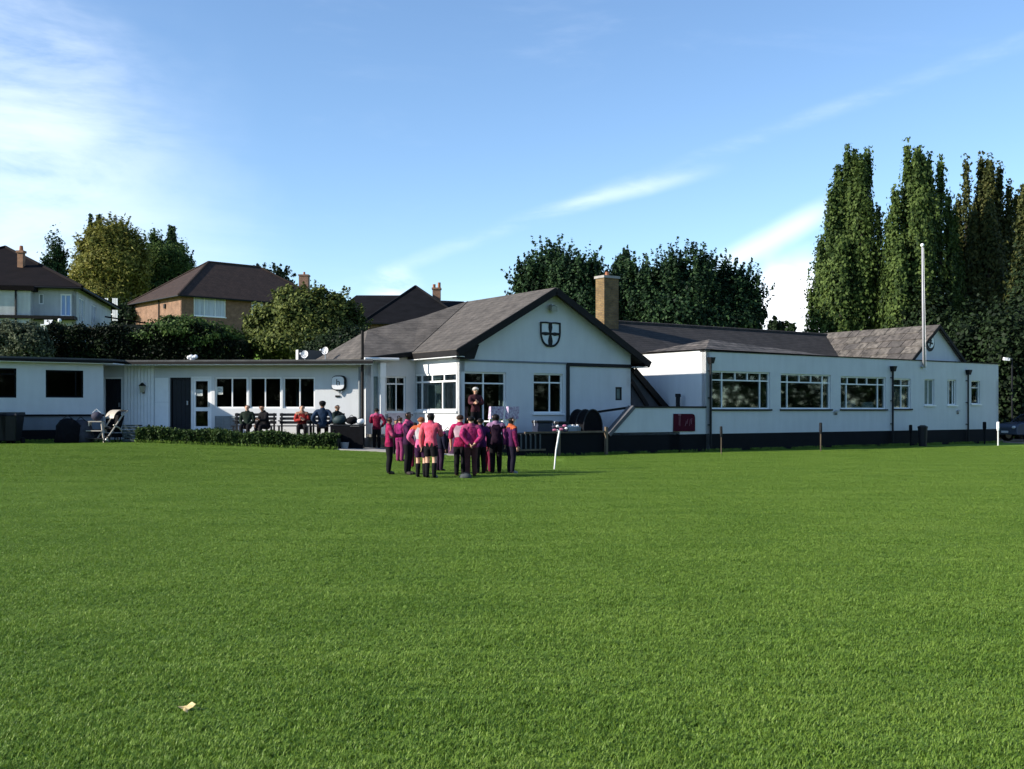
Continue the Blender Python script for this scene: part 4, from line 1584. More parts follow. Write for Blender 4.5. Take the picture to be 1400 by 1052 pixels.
# score plate with figure 8
pz_ = PP.hit(541, 571)
spl = thing('score_plate', 'white score plate with a dark figure 8 below the porch window', 'score plate', PP.w(pz_[0], .1, pz_[1] - .3))
MB().box(PP, pz_[0] - .36, pz_[0] + .36, .08, .11, pz_[1] - .28, pz_[1] + .16).build('plate', mat('score_white', (.6, .52, .56), .6, .3, 7), spl)
MB().box(PP, pz_[0] - .02, pz_[0] + .02, .06, .079, .3, pz_[1] - .2).build('leg', M_STEEL, spl)
fc = bpy.data.curves.new('figure', 'FONT')
fc.body = '8'
fc.size = .30
fc.extrude = .004
fc.align_x = 'CENTER'
fc.align_y = 'CENTER'
fc.materials.append(M_BLACK)
fo = link('figure', text_mesh(fc), PP.w(pz_[0] + .06, .116, pz_[1] - .05), spl)
fo.rotation_euler = (math.radians(90), 0, math.atan2(UV.y, UV.x))


def bench(loc, w_, rot, lab, m_=M_DKPL):
    e = thing('terrace_bench', lab, 'bench', loc, 'dark benches behind the low hedge')
    R = Matrix.Rotation(rot, 3, 'Z')
    L = Vector(loc)

    def C(x, y, z, sx_, sy_, sz_, nm):
        MB().cube(L + R @ Vector((x, y, z)), sx_, sy_, sz_, rot).build(nm, m_, e)
    for k in range(3):
        C(0, -.18 + .15 * k, .44, w_, .12, .035, 'seat_slat')
    for k in range(3):
        C(0, .26 + .02 * k, .56 + .14 * k, w_, .03, .10, 'back_slat')
    for sx_ in (-1, 1):
        C(sx_ * (w_ / 2 - .08), -.2, .21, .06, .06, .42, 'leg')
        C(sx_ * (w_ / 2 - .08), .26, .45, .06, .06, .9, 'leg')
        C(sx_ * (w_ / 2 - .08), .02, .62, .06, .5, .04, 'armrest')


PZ = 0.622
bpos = {'a': (at(347, 590, 37.9).x, 37.9, PZ), 'b': (at(405, 590, 37.9).x, 37.9, PZ), 'c': (at(445, 590, 37.6).x, 37.5, PZ)}
bench(bpos['a'], 1.5, 0, 'dark slatted bench under the middle windows, left of the other two')
bench(bpos['b'], 1.3, 0, 'dark slatted bench below the right end of the window strip')
bench(bpos['c'], 1.3, 0, 'dark slatted bench before the sunlit stretch of white wall')
# round dark table with things by the drainpipe
g = at(476, 600, 37.0)
g.z = PZ if False else gz(g.x, g.y)
tb = thing('patio_table', 'dark table loaded with bags beside the drainpipe', 'table', g)
MB().cube(g + Vector((0, 0, .84)), 1.15, .7, .05).build('top', M_DKPL, tb)
for sx_ in (-.5, .5):
    for sy_ in (-.28, .28):
        MB().cube(g + Vector((sx_, sy_, .41)), .06, .06, .82).build('leg', M_DKPL, tb)
MB().cube(g + Vector((0, -.33, .42)), 1.13, .02, .78).build('skirt', M_DKFAB, tb)
for k, (ox, s, m_, lab) in enumerate(((-.3, .26, mat('bag_teal', (.02, .045, .05), .7, .5), 'dark teal holdall on the left of the patio table'), (.12, .22, M_DKFAB, 'black holdall in the middle of the patio table'), (.42, .16, M_PLASTIC, 'crumpled white carrier bag on the right end of the patio table'))):
    b = MB()
    c = g + Vector((ox, 0, .865 + s * .62))
    b.ball(c, s, s * .7, s * .62)
    b.ball(c + Vector((s * .4, .02, s * .2)), s * .5, s * .4, s * .5)
    o = b.build('holdall', m_, smooth=True, origin=c)
    tag(o, lab, 'bag')
    MB().tube([c + Vector((-.08, 0, s * .55)), c + Vector((0, 0, s * .9)), c + Vector((.08, 0, s * .55))], .012, 5).build('strap', M_DKPL, o)
# small planter with white flower pot at hedge end
g = at(471, 604, 36.4)
g.z = gz(g.x, g.y)
po = thing('flower_pot', 'pale flower pot with a small plant at the right end of the low hedge', 'pot', g)
MB().tube([g, g + Vector((0, 0, .22)), g + Vector((0, 0, .26))], [.11, .15, .16], 10).build('pot', M_LEAD, po)

# ------------------------------------------------------------------ foliage
def leaf_mesh(name, pts, size, m_, parent=None, aspect=1.6, up=0.0, origin=None, smin=.6, nrm=None):
    pts = np.asarray(pts)
    n = len(pts)
    d = RG.normal(size=(n, 3))
    d[:, 2] += up * 2
    d /= np.linalg.norm(d, axis=1)[:, None]
    r = RG.normal(size=(n, 3))
    s = np.cross(d, r)
    if nrm is not None:
        w = nrm + RG.normal(size=(n, 3)) * .55
        w /= np.linalg.norm(w, axis=1)[:, None] + 1e-9
        d = d - w * (d * w).sum(1)[:, None]
        d /= np.linalg.norm(d, axis=1)[:, None] + 1e-9
        s = np.cross(w, d)
    s /= np.linalg.norm(s, axis=1)[:, None] + 1e-9
    sz = size * RG.uniform(smin, 1.3, n)[:, None]
    a = d * sz * aspect * .5
    b = s * sz * .5
    nn = np.cross(d, s)
    v = np.stack([pts - a, pts + b + nn * sz * .12, pts + a, pts - b + nn * sz * .12], 1).reshape(-1, 3)
    o0 = np.array(origin if origin is not None else (pts[:, 0].mean(), pts[:, 1].mean(), pts[:, 2].min()))
    v = v - o0
    me = bpy.data.meshes.new(name)
    me.vertices.add(4 * n)
    me.vertices.foreach_set('co', v.ravel())
    me.loops.add(4 * n)
    me.loops.foreach_set('vertex_index', np.arange(4 * n))
    me.polygons.add(n)
    me.polygons.foreach_set('loop_start', np.arange(0, 4 * n, 4))
    me.polygons.foreach_set('loop_total', np.full(n, 4))
    me.materials.append(m_)
    me.update(calc_edges=True)
    return link(name, me, o0, parent)


def cloud_pts(ells, n, clusters, sig, shell=.55):
    """clustered points in a union of ellipsoids (cx,cy,cz,rx,ry,rz)"""
    vol = np.array([e[3] * e[4] + e[4] * e[5] + e[3] * e[5] for e in ells])
    vol = vol / vol.sum()
    out = []
    for e, w_ in zip(ells, vol):
        k = max(4, int(clusters * w_))
        u = RG.normal(size=(k, 3))
        u /= np.linalg.norm(u, axis=1)[:, None]
        rr = RG.uniform(shell, 1.02, k)[:, None]
        c = u * rr
        m = int(n * w_)
        idx = RG.integers(0, k, m)
        wgt = RG.uniform(.5, 1.5, k)[idx][:, None]
        p = c[idx] + RG.normal(size=(m, 3)) * sig * wgt
        p = p * np.array(e[3:6]) + np.array(e[:3])
        out.append(p)
    return np.concatenate(out)


def trunk_parts(base, top, r, parent, limbs=5, spread=1.5, m_=M_BARK):
    base, top = Vector(base), Vector(top)
    b = MB()
    mid = base.lerp(top, .5) + Vector((rnd.uniform(-.15, .15), rnd.uniform(-.15, .15), 0))
    b.tube([base - Vector((0, 0, .3)), base.lerp(top, .15), mid, top], [r * 1.3, r, r * .75, r * .35], 8)
    for k in range(limbs):
        f = rnd.uniform(.3, .85)
        s = base.lerp(top, f)
        a = rnd.uniform(0, 6.28)
        e = s + Vector((math.cos(a) * spread, math.sin(a) * spread, rnd.uniform(.5, 1.2) * spread))
        b.tube([s, s.lerp(e, .5) + Vector((0, 0, -.1)), e], [r * .4, r * .28, r * .1], 5)
    return b.build('trunk', m_, parent)


L_OLIVE = mat_leaf('willow_leaves', ((.075, .085, .018), (.16, .165, .035), (.25, .23, .055)), .3, .5)
L_GREEN = mat_leaf('mid_green_leaves', ((.022, .045, .012), (.05, .09, .022), (.09, .14, .035)), .3, .5)
L_CONI = mat_leaf('conifer_sprays', ((.006, .016, .008), (.018, .042, .017), (.045, .085, .030)), .2, 1.0)
L_DARK = mat_leaf('dark_leaves', ((.006, .012, .006), (.014, .026, .010), (.028, .05, .018)), .2, .6)
L_POP = mat_leaf('poplar_leaves', ((.018, .036, .010), (.055, .090, .022), (.12, .17, .045)), .35, .8)
L_POPB = mat_leaf('autumn_poplar_leaves', ((.020, .028, .009), (.055, .068, .020), (.115, .115, .036)), .35, .8)
L_BUSH = mat_leaf('bush_leaves', ((.030, .045, .012), (.085, .11, .026), (.17, .19, .05)), .3, .9)
L_HDARK = mat_leaf('shade_toned_hedge_leaves', ((.003, .006, .003), (.007, .013, .005), (.018, .032, .010)), .15, .8)  # shade on the tall hedge is put into these darker leaf colours
L_HEDGE = mat_leaf('hedge_leaves', ((.012, .026, .008), (.035, .065, .018), (.075, .12, .032)), .25, 3.0)
L_SHRUB = mat_leaf('grey_green_leaves', ((.03, .04, .022), (.07, .09, .05), (.13, .15, .09)), .3, 1.2)


def tree(name, lab, cat, px, top_y, bot_y, d, wpx, m_, n=16000, size=.26, clusters=70, sig=.16, ells=None, grp=None, shell=.55, trunk_r=.22, up=0.0, aspect=1.6, depth=1.0, shoots=60, shoot_len=1.3):
    top = at(px, top_y, d)
    gx, gy = top.x, d
    g = gz(gx, gy)
    base = Vector((gx, gy, g))
    e = thing(name, lab, cat, base, grp)
    bot = at(px, bot_y, d).z
    rw = wpx / F * d / 2
    if ells is None:
        zc_ = (top.z + bot) / 2
        rz = (top.z - bot) / 2
        ells_ = [(gx, gy, zc_, rw * .92, rw * .92 * depth, rz * .94)]
        for k in range(7):
            a = rnd.uniform(0, 6.28)
            ells_.append((gx + math.cos(a) * rw * .5, gy + math.sin(a) * rw * .4 * depth, zc_ + rnd.uniform(-.5, .55) * rz, rw * .5, rw * .5, rz * .42))
    else:
        ells_ = []
        for (ex, ey, ew, eh, *rest) in ells:
            dd = d + (rest[0] if rest else 0)
            c = at(ex, ey, dd)
            ells_.append((c.x, c.y, c.z, ew / F * d, ew / F * d * depth, eh / F * d))
    pts = cloud_pts(ells_, n, clusters, sig, shell)
    sh_l = []
    for _ in range(shoots):
        el = ells_[rnd.randrange(len(ells_))]
        u = Vector((rnd.gauss(0, 1), rnd.gauss(0, 1), abs(rnd.gauss(0, 1)) + .1)).normalized()
        st_ = Vector((el[0] + u.x * el[3] * .9, el[1] + u.y * el[4] * .9, el[2] + u.z * el[5] * .9))
        dv = (u * .6 + Vector((rnd.gauss(0, .25), 0, .7))).normalized()
        L2 = rnd.uniform(.4, 1.0) * shoot_len
        f_ = RG.uniform(0, 1, 34)
        sh_l.append(np.array(st_) + np.outer(f_ * L2, np.array(dv)) + RG.normal(size=(34, 3)) * (.11 * (1.1 - f_))[:, None])
    if sh_l:
        pts = np.concatenate([pts] + sh_l)
    pts = pts[pts[:, 2] > g + .1]
    trunk_parts(base, (gx, gy, g + (top.z - g) * .7), trunk_r, e, 6, rw * .6)
    E_ = np.array([q_[:6] for q_ in ells_])
    rel = (pts[:, None, :] - E_[None, :, :3]) / E_[None, :, 3:6]
    j = (rel ** 2).sum(-1).argmin(1)
    nv = rel[np.arange(len(pts)), j]
    nv /= np.linalg.norm(nv, axis=1)[:, None] + .2
    leaf_mesh('crown', pts, size, m_, e, aspect, up, origin=base, nrm=nv + np.array([0, 0, .3]))
    return e


def spire_tree(name, lab, cat, spires, d, m_, n, size, grp=None, up=.9, trunk_r=.3, base_w=None, prof=None):
    """fastigiate tree: upright spires (px, top_y, half width px, depth offset, bottom_y)"""
    if 'cypress' in name or 'fir' in name:
        sx_ = sorted(spires)
        x0_, x1_ = sx_[0][0] - 4, sx_[-1][0] + 4
        ex = []
        for k in range(20 if 'cypress' in name else 5):
            q_ = rnd.uniform(x0_, x1_)
            ty = float(np.interp(q_, [t_[0] for t_ in sx_], [t_[1] for t_ in sx_])) + rnd.uniform(-7, 12)
            ex.append((q_, ty, rnd.uniform(4, 8), rnd.uniform(-.8, .6), ty + rnd.uniform(45, 80), 1.15))
        wide = 1.45 if 'cypress' in name else 1.0
        spires = [(t_[0], t_[1] + 9, t_[2] * wide, t_[3], t_[4], 1.5) for t_ in spires] + ex
    xs_ = [s[0] for s in spires]
    gx = at(sum(xs_) / len(xs_), 500, d).x
    g = gz(gx, d)
    base = Vector((gx, d, g))
    e = thing(name, lab, cat, base, grp)
    allp, nrms = [], []
    ar = np.array([s[2] * (s[4] - s[1]) for s in spires], float)
    ar /= ar.sum()
    for sp_i, w_ in zip(spires, ar):
        px, ty, hw_, dz, by = sp_i[:5]
        taper = sp_i[5] if len(sp_i) > 5 else 2.4
        dd = d + dz
        tp_ = at(px, ty, dd)
        z0 = max(g + .2, at(px, by, dd).z)
        H = tp_.z - z0
        R = hw_ / F * dd
        m = int(n * w_)
        k = int(H / .45 * 6 * max(1, R / .8))
        hh_ = RG.uniform(0, 1, k) ** .9
        # profile: narrow tip, fullest in lower half
        pr = np.clip((1 - hh_) * taper, 0, 1) ** .8 * (.75 + .25 * np.sin(hh_ * 9 + px)) * np.where(hh_ < .12, .8 + hh_ * 1.6, 1)
        a = RG.uniform(0, 2 * np.pi, k)
        rr = RG.uniform(.55, 1.0, k) * pr * R
        c = np.stack([tp_.x + rr * np.cos(a), tp_.y + rr * np.sin(a), z0 + hh_ * H], 1)
        idx = RG.integers(0, k, m)
        p = c[idx] + RG.normal(size=(m, 3)) * np.array([.20, .20, .75]) * RG.uniform(.6, 1.4, k)[idx][:, None] * (.45 + .75 * pr[idx])[:, None]
        p = p[(p[:, 2] < tp_.z)]
        # tip shoots
        q = int(m * .03)
        hq = RG.uniform(.88, 1.03, q)
        p2 = np.stack([tp_.x + RG.normal(size=q) * .13, tp_.y + RG.normal(size=q) * .13, z0 + hq * H], 1)
        allp += [p, p2]
        for q_ in (p, p2):
            v_ = q_ - np.array([tp_.x, tp_.y, 0])
            v_[:, 2] = 0
            nrms.append(v_ / (np.linalg.norm(v_, axis=1)[:, None] + .15))
        for _ in range(16):
            a_, r_ = rnd.uniform(0, 6.28), rnd.uniform(.15, .95) * R
            zt_ = z0 + H * (1 - (r_ / R) / taper * .75) * rnd.uniform(.96, 1.02)
            qn = max(24, int(m * .004))
            hz = RG.uniform(0, 1, qn)
            allp.append(np.stack([tp_.x + r_ * math.cos(a_) + RG.normal(size=qn) * .12 * (1.05 - hz), tp_.y + r_ * math.sin(a_) + RG.normal(size=qn) * .16 * (1.05 - hz), zt_ - 1.2 + 1.9 * hz], 1))
            nrms.append(np.tile(np.array([[math.cos(a_), math.sin(a_), .2]]) * .8, (qn, 1)))
    pts = np.concatenate(allp)
    tr = MB()
    for px, ty, hw_, dz, by in [q_[:5] for q_ in spires]:
        t_ = at(px, ty + 14, d + dz)
        tr.tube([base + Vector((rnd.uniform(-.2, .2), 0, -.3)), base.lerp(Vector((t_.x, t_.y, g)), .7) + Vector((0, 0, (t_.z - g) * .25)), Vector((t_.x, t_.y, g + (t_.z - g) * .6)), t_], [trunk_r, trunk_r * .7, trunk_r * .4, .03], 7)
    tr.build('trunk', M_BARK, e)
    ax = np.concatenate(nrms)
    o2 = pts - np.array([gx, d, 0])
    o2[:, 2] = 0
    o2 /= np.linalg.norm(o2, axis=1)[:, None] + .3
    leaf_mesh('crown', pts, size, m_, e, 1.5, up, origin=base, nrm=ax + o2 * .5 + np.array([0, 0, .35]))
    return e


GP = 'poplars behind the hall'
spire_tree('poplar_tree', 'broad green poplar standing alone against the white cloud, left end of the row', 'tree',
           [(1158, 208, 17, 0, 600), (1186, 210, 15, .6, 600), (1168, 216, 36, 0, 640, 2.6), (1146, 236, 44, .2, 640, 1.7), (1178, 222, 26, -.8, 600, 3.0), (1136, 262, 17, -.3, 600), (1122, 330, 19, 0, 600), (1150, 330, 30, -1.4, 600), (1110, 400, 10, 0, 600), (1200, 290, 14, .5, 600), (1204, 350, 14, .8, 600)], 70, L_POP, 78000, .15, GP)
spire_tree('poplar_tree', 'tallest green poplar rising behind the white flagpole', 'tree',
           [(1240, 200, 15, 0, 600), (1253, 216, 13, -.6, 600), (1270, 220, 15, .4, 600), (1286, 222, 14, 0, 600), (1256, 212, 42, 0, 640, 3.0), (1256, 240, 52, .3, 640, 1.9), (1224, 262, 17, -.4, 600), (1262, 262, 30, -1, 600), (1230, 330, 27, -1.2, 600), (1300, 320, 15, 0, 600), (1212, 360, 15, 0, 600), (1214, 300, 14, .4, 600), (1304, 290, 14, .8, 600), (1296, 270, 14, .4, 600)], 68, L_POP, 84000, .15, GP)
spire_tree('poplar_tree', 'browning poplar with several leaning thin tops right of the flagpole', 'tree',
           [(1321, 220, 9, 0, 600), (1341, 218, 11, .5, 600), (1355, 220, 11, -.4, 600), (1367, 230, 10, 0, 600), (1380, 255, 11, 0, 600), (1350, 230, 37, .3, 640, 3.0), (1346, 250, 44, .5, 640, 2.0), (1330, 290, 17, -.8, 600), (1352, 280, 26, -1, 600), (1312, 330, 13, 0, 600), (1375, 300, 22, 0, 600), (1310, 275, 14, .6, 600), (1390, 270, 15, .8, 600), (1386, 340, 22, .5, 600)], 71, L_POPB, 76000, .15, GP)
spire_tree('poplar_tree', 'dark poplar cut by the right edge of the frame', 'tree',
           [(1398, 263, 14, 0, 600), (1415, 250, 15, 0, 600), (1430, 262, 16, 0, 600), (1410, 285, 34, 0, 640, 1.8), (1405, 340, 22, -1, 600)], 66, L_POPB, 42000, .15, GP)
# dark mass under the poplars
for px, ty, by, wpx, d, lab in ((1330, 420, 610, 110, 62, 'dark evergreen bush behind the small far gable'), (1395, 395, 610, 120, 60, 'dark evergreen bush behind the parked car'),
                                (1270, 400, 560, 90, 66, 'dark evergreen bush low behind the flagpole'), (1440, 330, 610, 120, 64, 'dark evergreen tree at the right edge behind the car')):
    tree('evergreen_bush', lab, 'bush', px, ty, by, d, wpx, L_DARK, 26000, .17, 130, .2, grp='dark evergreens under the poplars', shell=.3)

GC = 'leyland cypresses behind the clubhouse'
tree('cypress_tree', 'bright edged dense cypress left of the brick chimney', 'tree', 735, 345, 480, 68, 70, L_CONI, 52000, .14, 240, .15, grp=GC, shell=.35, shoots=150, shoot_len=1.7, up=.5,
     ells=[(738, 400, 32, 50), (725, 408, 20, 42), (755, 398, 28, 52), (712, 420, 12, 34), (740, 440, 38, 50), (765, 385, 16, 40)])
tree('cypress_tree', 'dark cypress just left of the chimney top', 'tree', 792, 345, 480, 66, 70, L_CONI, 44000, .14, 220, .15, grp=GC, shell=.35, shoots=110, shoot_len=1.5, up=.5,
     ells=[(790, 398, 28, 50), (775, 400, 24, 46), (806, 408, 22, 42), (818, 415, 14, 36), (795, 440, 40, 50)])
spire_tree('cypress_tree', 'thin ragged cypress spire just right of the chimney', 'tree', [(854, 340, 10, 0, 480), (843, 358, 12, 0, 480), (866, 362, 16, 0, 480), (880, 366, 16, 0, 480)], 70, L_CONI, 26000, .14, GC, up=.6)
tree('cypress_tree', 'widest dark cypress above the low roof ridge', 'tree', 920, 345, 495, 66, 90, L_CONI, 66000, .14, 280, .15, grp=GC, shell=.35, shoots=170, shoot_len=1.7, up=.5,
     ells=[(930, 400, 26, 52), (905, 408, 28, 46), (950, 404, 26, 48), (885, 412, 24, 42), (865, 416, 22, 40), (915, 440, 60, 50)])
tree('cypress_tree', 'dark cypress sloping down toward the white cloud', 'tree', 990, 355, 495, 67, 90, L_CONI, 60000, .14, 260, .15, grp=GC, shell=.35, shoots=170, shoot_len=1.7, up=.5,
     ells=[(972, 406, 26, 48), (995, 412, 24, 44), (1015, 418, 20, 40), (1030, 424, 14, 36), (985, 440, 50, 46), (1012, 445, 30, 38)])
for px, ty, wpx, lab in ((1058, 438, 16, 'tiny distant tree left in the gap between cypress and poplar'), (1076, 444, 28, 'low distant tree right in the gap between cypress and poplar')):
    tree('distant_tree', lab, 'tree', px, ty, 470, 150, wpx, L_DARK, 900, .5, 20, .2, grp='tiny trees in the gap', shoots=8)

# left-hand trees
tree('willow_tree', 'big olive green willow between the white house and brick house', 'tree', 150, 300, 435, 118, 120, L_OLIVE, 95000, .15, 420, .17,
     ells=[(148, 362, 36, 44), (122, 378, 22, 34), (176, 366, 26, 42), (150, 405, 36, 24), (156, 330, 22, 24), (128, 345, 16, 24), (108, 398, 13, 18)], aspect=3.4, shoots=160, shoot_len=2.0)
tree('round_tree', 'dark green tree partly behind the brick house roof', 'tree', 232, 330, 435, 124, 70, L_GREEN, 44000, .18, 220, .16,
     ells=[(228, 365, 30, 38), (250, 375, 22, 26), (212, 350, 20, 30), (215, 405, 32, 28), (240, 400, 30, 24)])
spire_tree('fir_tree', 'pointed dark fir behind the left side of the willow', 'tree', [(124, 296, 9, 0, 420), (133, 300, 8, .5, 420), (117, 325, 9, 0, 420)], 126, L_CONI, 8000, .2, 'dark conifers on the hill', up=.2)
spire_tree('fir_tree', 'ragged dark fir rising above the right side of the willow', 'tree', [(233, 306, 9, 0, 400), (243, 325, 11, 0, 400), (222, 322, 11, 0, 400), (255, 342, 9, 0, 400)], 130, L_CONI, 8000, .2, 'dark conifers on the hill', up=.1)
tree('small_dark_tree', 'small dark tree behind the white house roof', 'tree', 73, 331, 420, 110, 33, L_CONI, 9000, .18, 60, .2)
tree('bare_tree', 'sparse dark tree poking over the brick house ridge', 'tree', 372, 352, 400, 116, 50, L_DARK, 900, .2, 40, .2,
     ells=[(372, 376, 20, 11), (390, 382, 12, 10), (355, 372, 12, 8)], shoots=20, shoot_len=1.0)
tree('garden_tree', 'broad yellow green tree before the brick house', 'tree', 415, 395, 492, 57, 150, L_BUSH, 80000, .12, 420, .14,
     ells=[(415, 436, 48, 38), (372, 452, 34, 34), (445, 440, 42, 34), (475, 452, 28, 36), (400, 415, 24, 20), (432, 412, 22, 16), (460, 425, 24, 20), (360, 470, 26, 26), (420, 470, 70, 26)], shoots=70, shoot_len=.8)


# unseen tree belt added so the windows mirror dark leaves, not bright sky
bw = cloud_pts([(95 + 4 * math.sin(y), y, 5.5 + 1.5 * math.sin(y * .37), 5, 9, 6.5) for y in range(-70, 62, 11)] + [(x, -75 + 6 * math.sin(x), 5.5 + 1.5 * math.sin(x * .37), 9, 5, 6.5) for x in range(-140, 150, 11)], 130000, 5000, .24)
bw = bw[bw[:, 2] > .1]
tag(leaf_mesh('added_tree_belt', bw, .55, L_DARK), 'unseen belt of trees added to darken the window reflections', 'added_tree_belt', kind='stuff')


# hedges
def box_hedge(name, lab, cat, a, b, w_, zf, ht, m_, n, size, step=1.2, core=True, rough=.12, core_mat=None):
    """hedge from a to b (xy), bottom by zf(x,y), height ht(f)"""
    a, b = Vector((a[0], a[1], 0)), Vector((b[0], b[1], 0))
    L_ = (b - a).length
    dx = (b - a).normalized()
    nn = Vector((-dx.y, dx.x, 0))
    e = thing(name, lab, cat, Vector(((a.x + b.x) / 2, (a.y + b.y) / 2, zf((a.x + b.x) / 2, (a.y + b.y) / 2))))
    f = RG.uniform(0, 1, n)
    side = RG.uniform(0, 1, n)
    hts = np.array([ht(x) for x in f])
    x = f * L_
    # front, back, top sampling
    pn = np.where(side < .52, -w_ / 2, np.where(side < .62, w_ / 2, RG.uniform(-w_ / 2, w_ / 2, n)))
    ph = np.where(side < .62, RG.uniform(0, 1, n), 1.0)
    bul = .5 + .5 * np.sin(x / step * 2 * np.pi + 3 * np.sin(x * .7)) * .7
    pn = pn * (.86 + .18 * bul) + RG.normal(size=n) * rough * .5
    pz_ = ph * hts * (.93 + .08 * bul) + RG.normal(size=n) * rough * .5
    P_ = np.outer(x, np.array(dx)) + np.outer(pn, np.array(nn)) + np.array(a)
    P_[:, 2] = np.array([zf(p[0], p[1]) for p in P_]) + np.abs(pz_)
    leaf_mesh('foliage', P_, size, m_, e, 1.3)
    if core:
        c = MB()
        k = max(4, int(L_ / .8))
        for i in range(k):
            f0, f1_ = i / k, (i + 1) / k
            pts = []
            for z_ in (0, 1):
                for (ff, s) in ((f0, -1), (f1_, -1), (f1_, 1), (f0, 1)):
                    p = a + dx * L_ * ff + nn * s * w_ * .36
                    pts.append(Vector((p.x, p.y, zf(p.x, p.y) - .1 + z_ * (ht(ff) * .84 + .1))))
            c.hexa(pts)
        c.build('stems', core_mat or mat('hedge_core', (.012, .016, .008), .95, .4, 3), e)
    return e


hl, hr = at(191, 600, 36.5), at(462, 600, 36.0)
box_hedge('low_hedge', 'low clipped box hedge along the patio edge', 'hedge', (hl.x, 36.55), (hr.x, 36.25), .8, gz, lambda f: .44 + .05 * math.sin(f * 21), L_HEDGE, 26000, .065, .48, True, .09)
box_hedge('tall_hedge', 'tall dark hedge behind the flat roof below the houses', 'hedge', (at(66, 450, 54).x, 54.5), (at(345, 450, 56).x, 55.5), 2.2, lambda x, y: 1.4,
          lambda f: 4.35 + .35 * math.exp(-((f - .66) / .12) ** 2) - .9 * sstep(.8, 1, f) + .08 * math.sin(f * 40), L_HDARK, 70000, .10, 1.6, True, .3)
tree('tufted_shrub', 'mounded bright topped shrub growing out of the tall hedge', 'shrub', 252, 430, 480, 55.2, 110, L_GREEN, 24000, .10, 120, .15, ells=[(250, 452, 46, 18), (225, 458, 40, 14), (285, 462, 40, 16)], shoots=0)
tree('grey_shrub', 'pale grey green shrub left of the tall dark hedge', 'shrub', 32, 440, 495, 52, 80, L_SHRUB, 26000, .09, 130, .16, ells=[(8, 468, 26, 26), (40, 468, 26, 26), (60, 474, 12, 20), (22, 452, 22, 12)], shoots=0)
tree('hedge_shrub', 'dark shrub below the garden tree by the hip roof', 'shrub', 490, 450, 495, 54, 70, L_DARK, 16000, .10, 80, .18, ells=[(480, 472, 34, 24), (450, 480, 34, 18)], shoots=0)
tree('evergreen_bush', 'dark evergreen bush filling the gap between the pale house and the brick house', 'bush', 172, 412, 470, 104, 90, L_DARK, 16000, .16, 90, .2, shell=.3)
# bank top under the houses so that hedge line reads closed

# ------------------------------------------------------------------ houses on the hill
M_HROOF = mat('dark_clay_roof', (.008, .0055, .006), .85, .5, 1.2, .5, 14, spec=.1, stretch=(1, 1, 3))
M_HROOFB = mat_courses('brown_clay_tiles', (.052, .031, .023), (.038, .022, .017), (.018, .012, .010), (.74, .67, 0), .28, .10, .014)
M_HROOFC = mat('blue_slate_roof', (.008, .008, .010), .8, .5, 1.0, .4, 14, spec=.1, stretch=(1, 1, 3))
M_BRICK = mat_courses('red_brick', (.24, .125, .075), (.19, .095, .058), (.18, .14, .11), (.74, .67, 0), .23, .08, .012)
M_BRICKL = mat_courses('red_brick_side', (.26, .14, .085), (.21, .11, .067), (.20, .155, .12), (.67, -.74, 0), .23, .08, .012)
M_HWHITE = mat_wall('pale_pebbledash', (.50, .51, .50), .16)


def hip_roof(pl, W_, D_, z, rise, over, m_, parent, ends=(1, 1), name='roof'):
    """pl: front wall plane with t 0..W, depth D behind"""
    h = D_ / 2 + over

    def q(t, s, zz):
        return pl.w(t, -s, zz)
    t0, t1, s0, s1 = -over, W_ + over, -over, D_ + over
    ra, rb = (t0 + h, t1 - h)
    if ra > rb:
        ra = rb = (t0 + t1) / 2
    z1 = z + rise
    b = MB()
    b.slab([q(t0, s0, z), q(t1, s0, z), q(rb, D_ / 2, z1), q(ra, D_ / 2, z1 - .001)] if rb - ra > .05 else [q(t0, s0, z), q(t1, s0, z), q(ra, D_ / 2, z1)], .15)
    b.slab([q(t1, s0, z), q(t1, s1, z), q(rb, D_ / 2, z1 - .002)], .15)
    b.slab([q(t1, s1, z), q(t0, s1, z), q(ra, D_ / 2, z1 - .003), q(rb, D_ / 2, z1 - .004)] if rb - ra > .05 else [q(t1, s1, z), q(t0, s1, z), q(ra, D_ / 2, z1 - .003)], .15)
    b.slab([q(t0, s1, z), q(t0, s0, z), q(ra, D_ / 2, z1 - .005)], .15)
    o = b.build(name, m_, parent)
    r = MB()
    for a, c in ((q(t0, s0, z), q(ra, D_ / 2, z1)), (q(t1, s0, z), q(rb, D_ / 2, z1)), (q(t0, s1, z), q(ra, D_ / 2, z1)), (q(t1, s1, z), q(rb, D_ / 2, z1)), (q(ra, D_ / 2, z1), q(rb, D_ / 2, z1))):
        if (a - c).length > .1:
            r.tube([a, c], .11, 5)
    r.build('ridge_tiles', m_, o)
    g = MB()
    for a, c in ((q(t0, s0, z - .1), q(t1, s0, z - .1)), (q(t0, s0, z - .1), q(t0, s1, z - .1)), (q(t1, s0, z - .1), q(t1, s1, z - .1))):
        g.tube([a, c], .07, 5)
    g.build('gutter', M_BLACK, o)
    return o


def chimney(base, w_, d_, h_, m_, parent, pots=1, rot=0):
    b = MB()
    b.cube(base + Vector((0, 0, h_ / 2)), w_, d_, h_, rot)
    b.cube(base + Vector((0, 0, h_ - .08)), w_ + .12, d_ + .12, .14, rot)
    c = b.build('chimney', m_, parent)
    for k in range(pots):
        p = base + Vector(((k - (pots - 1) / 2) * .35, 0, h_))
        MB().tube([p, p + Vector((0, 0, .3))], [.13, .10], 8).build('chimney_pot', mat('terracotta', (.3, .12, .06)), c)
    return c


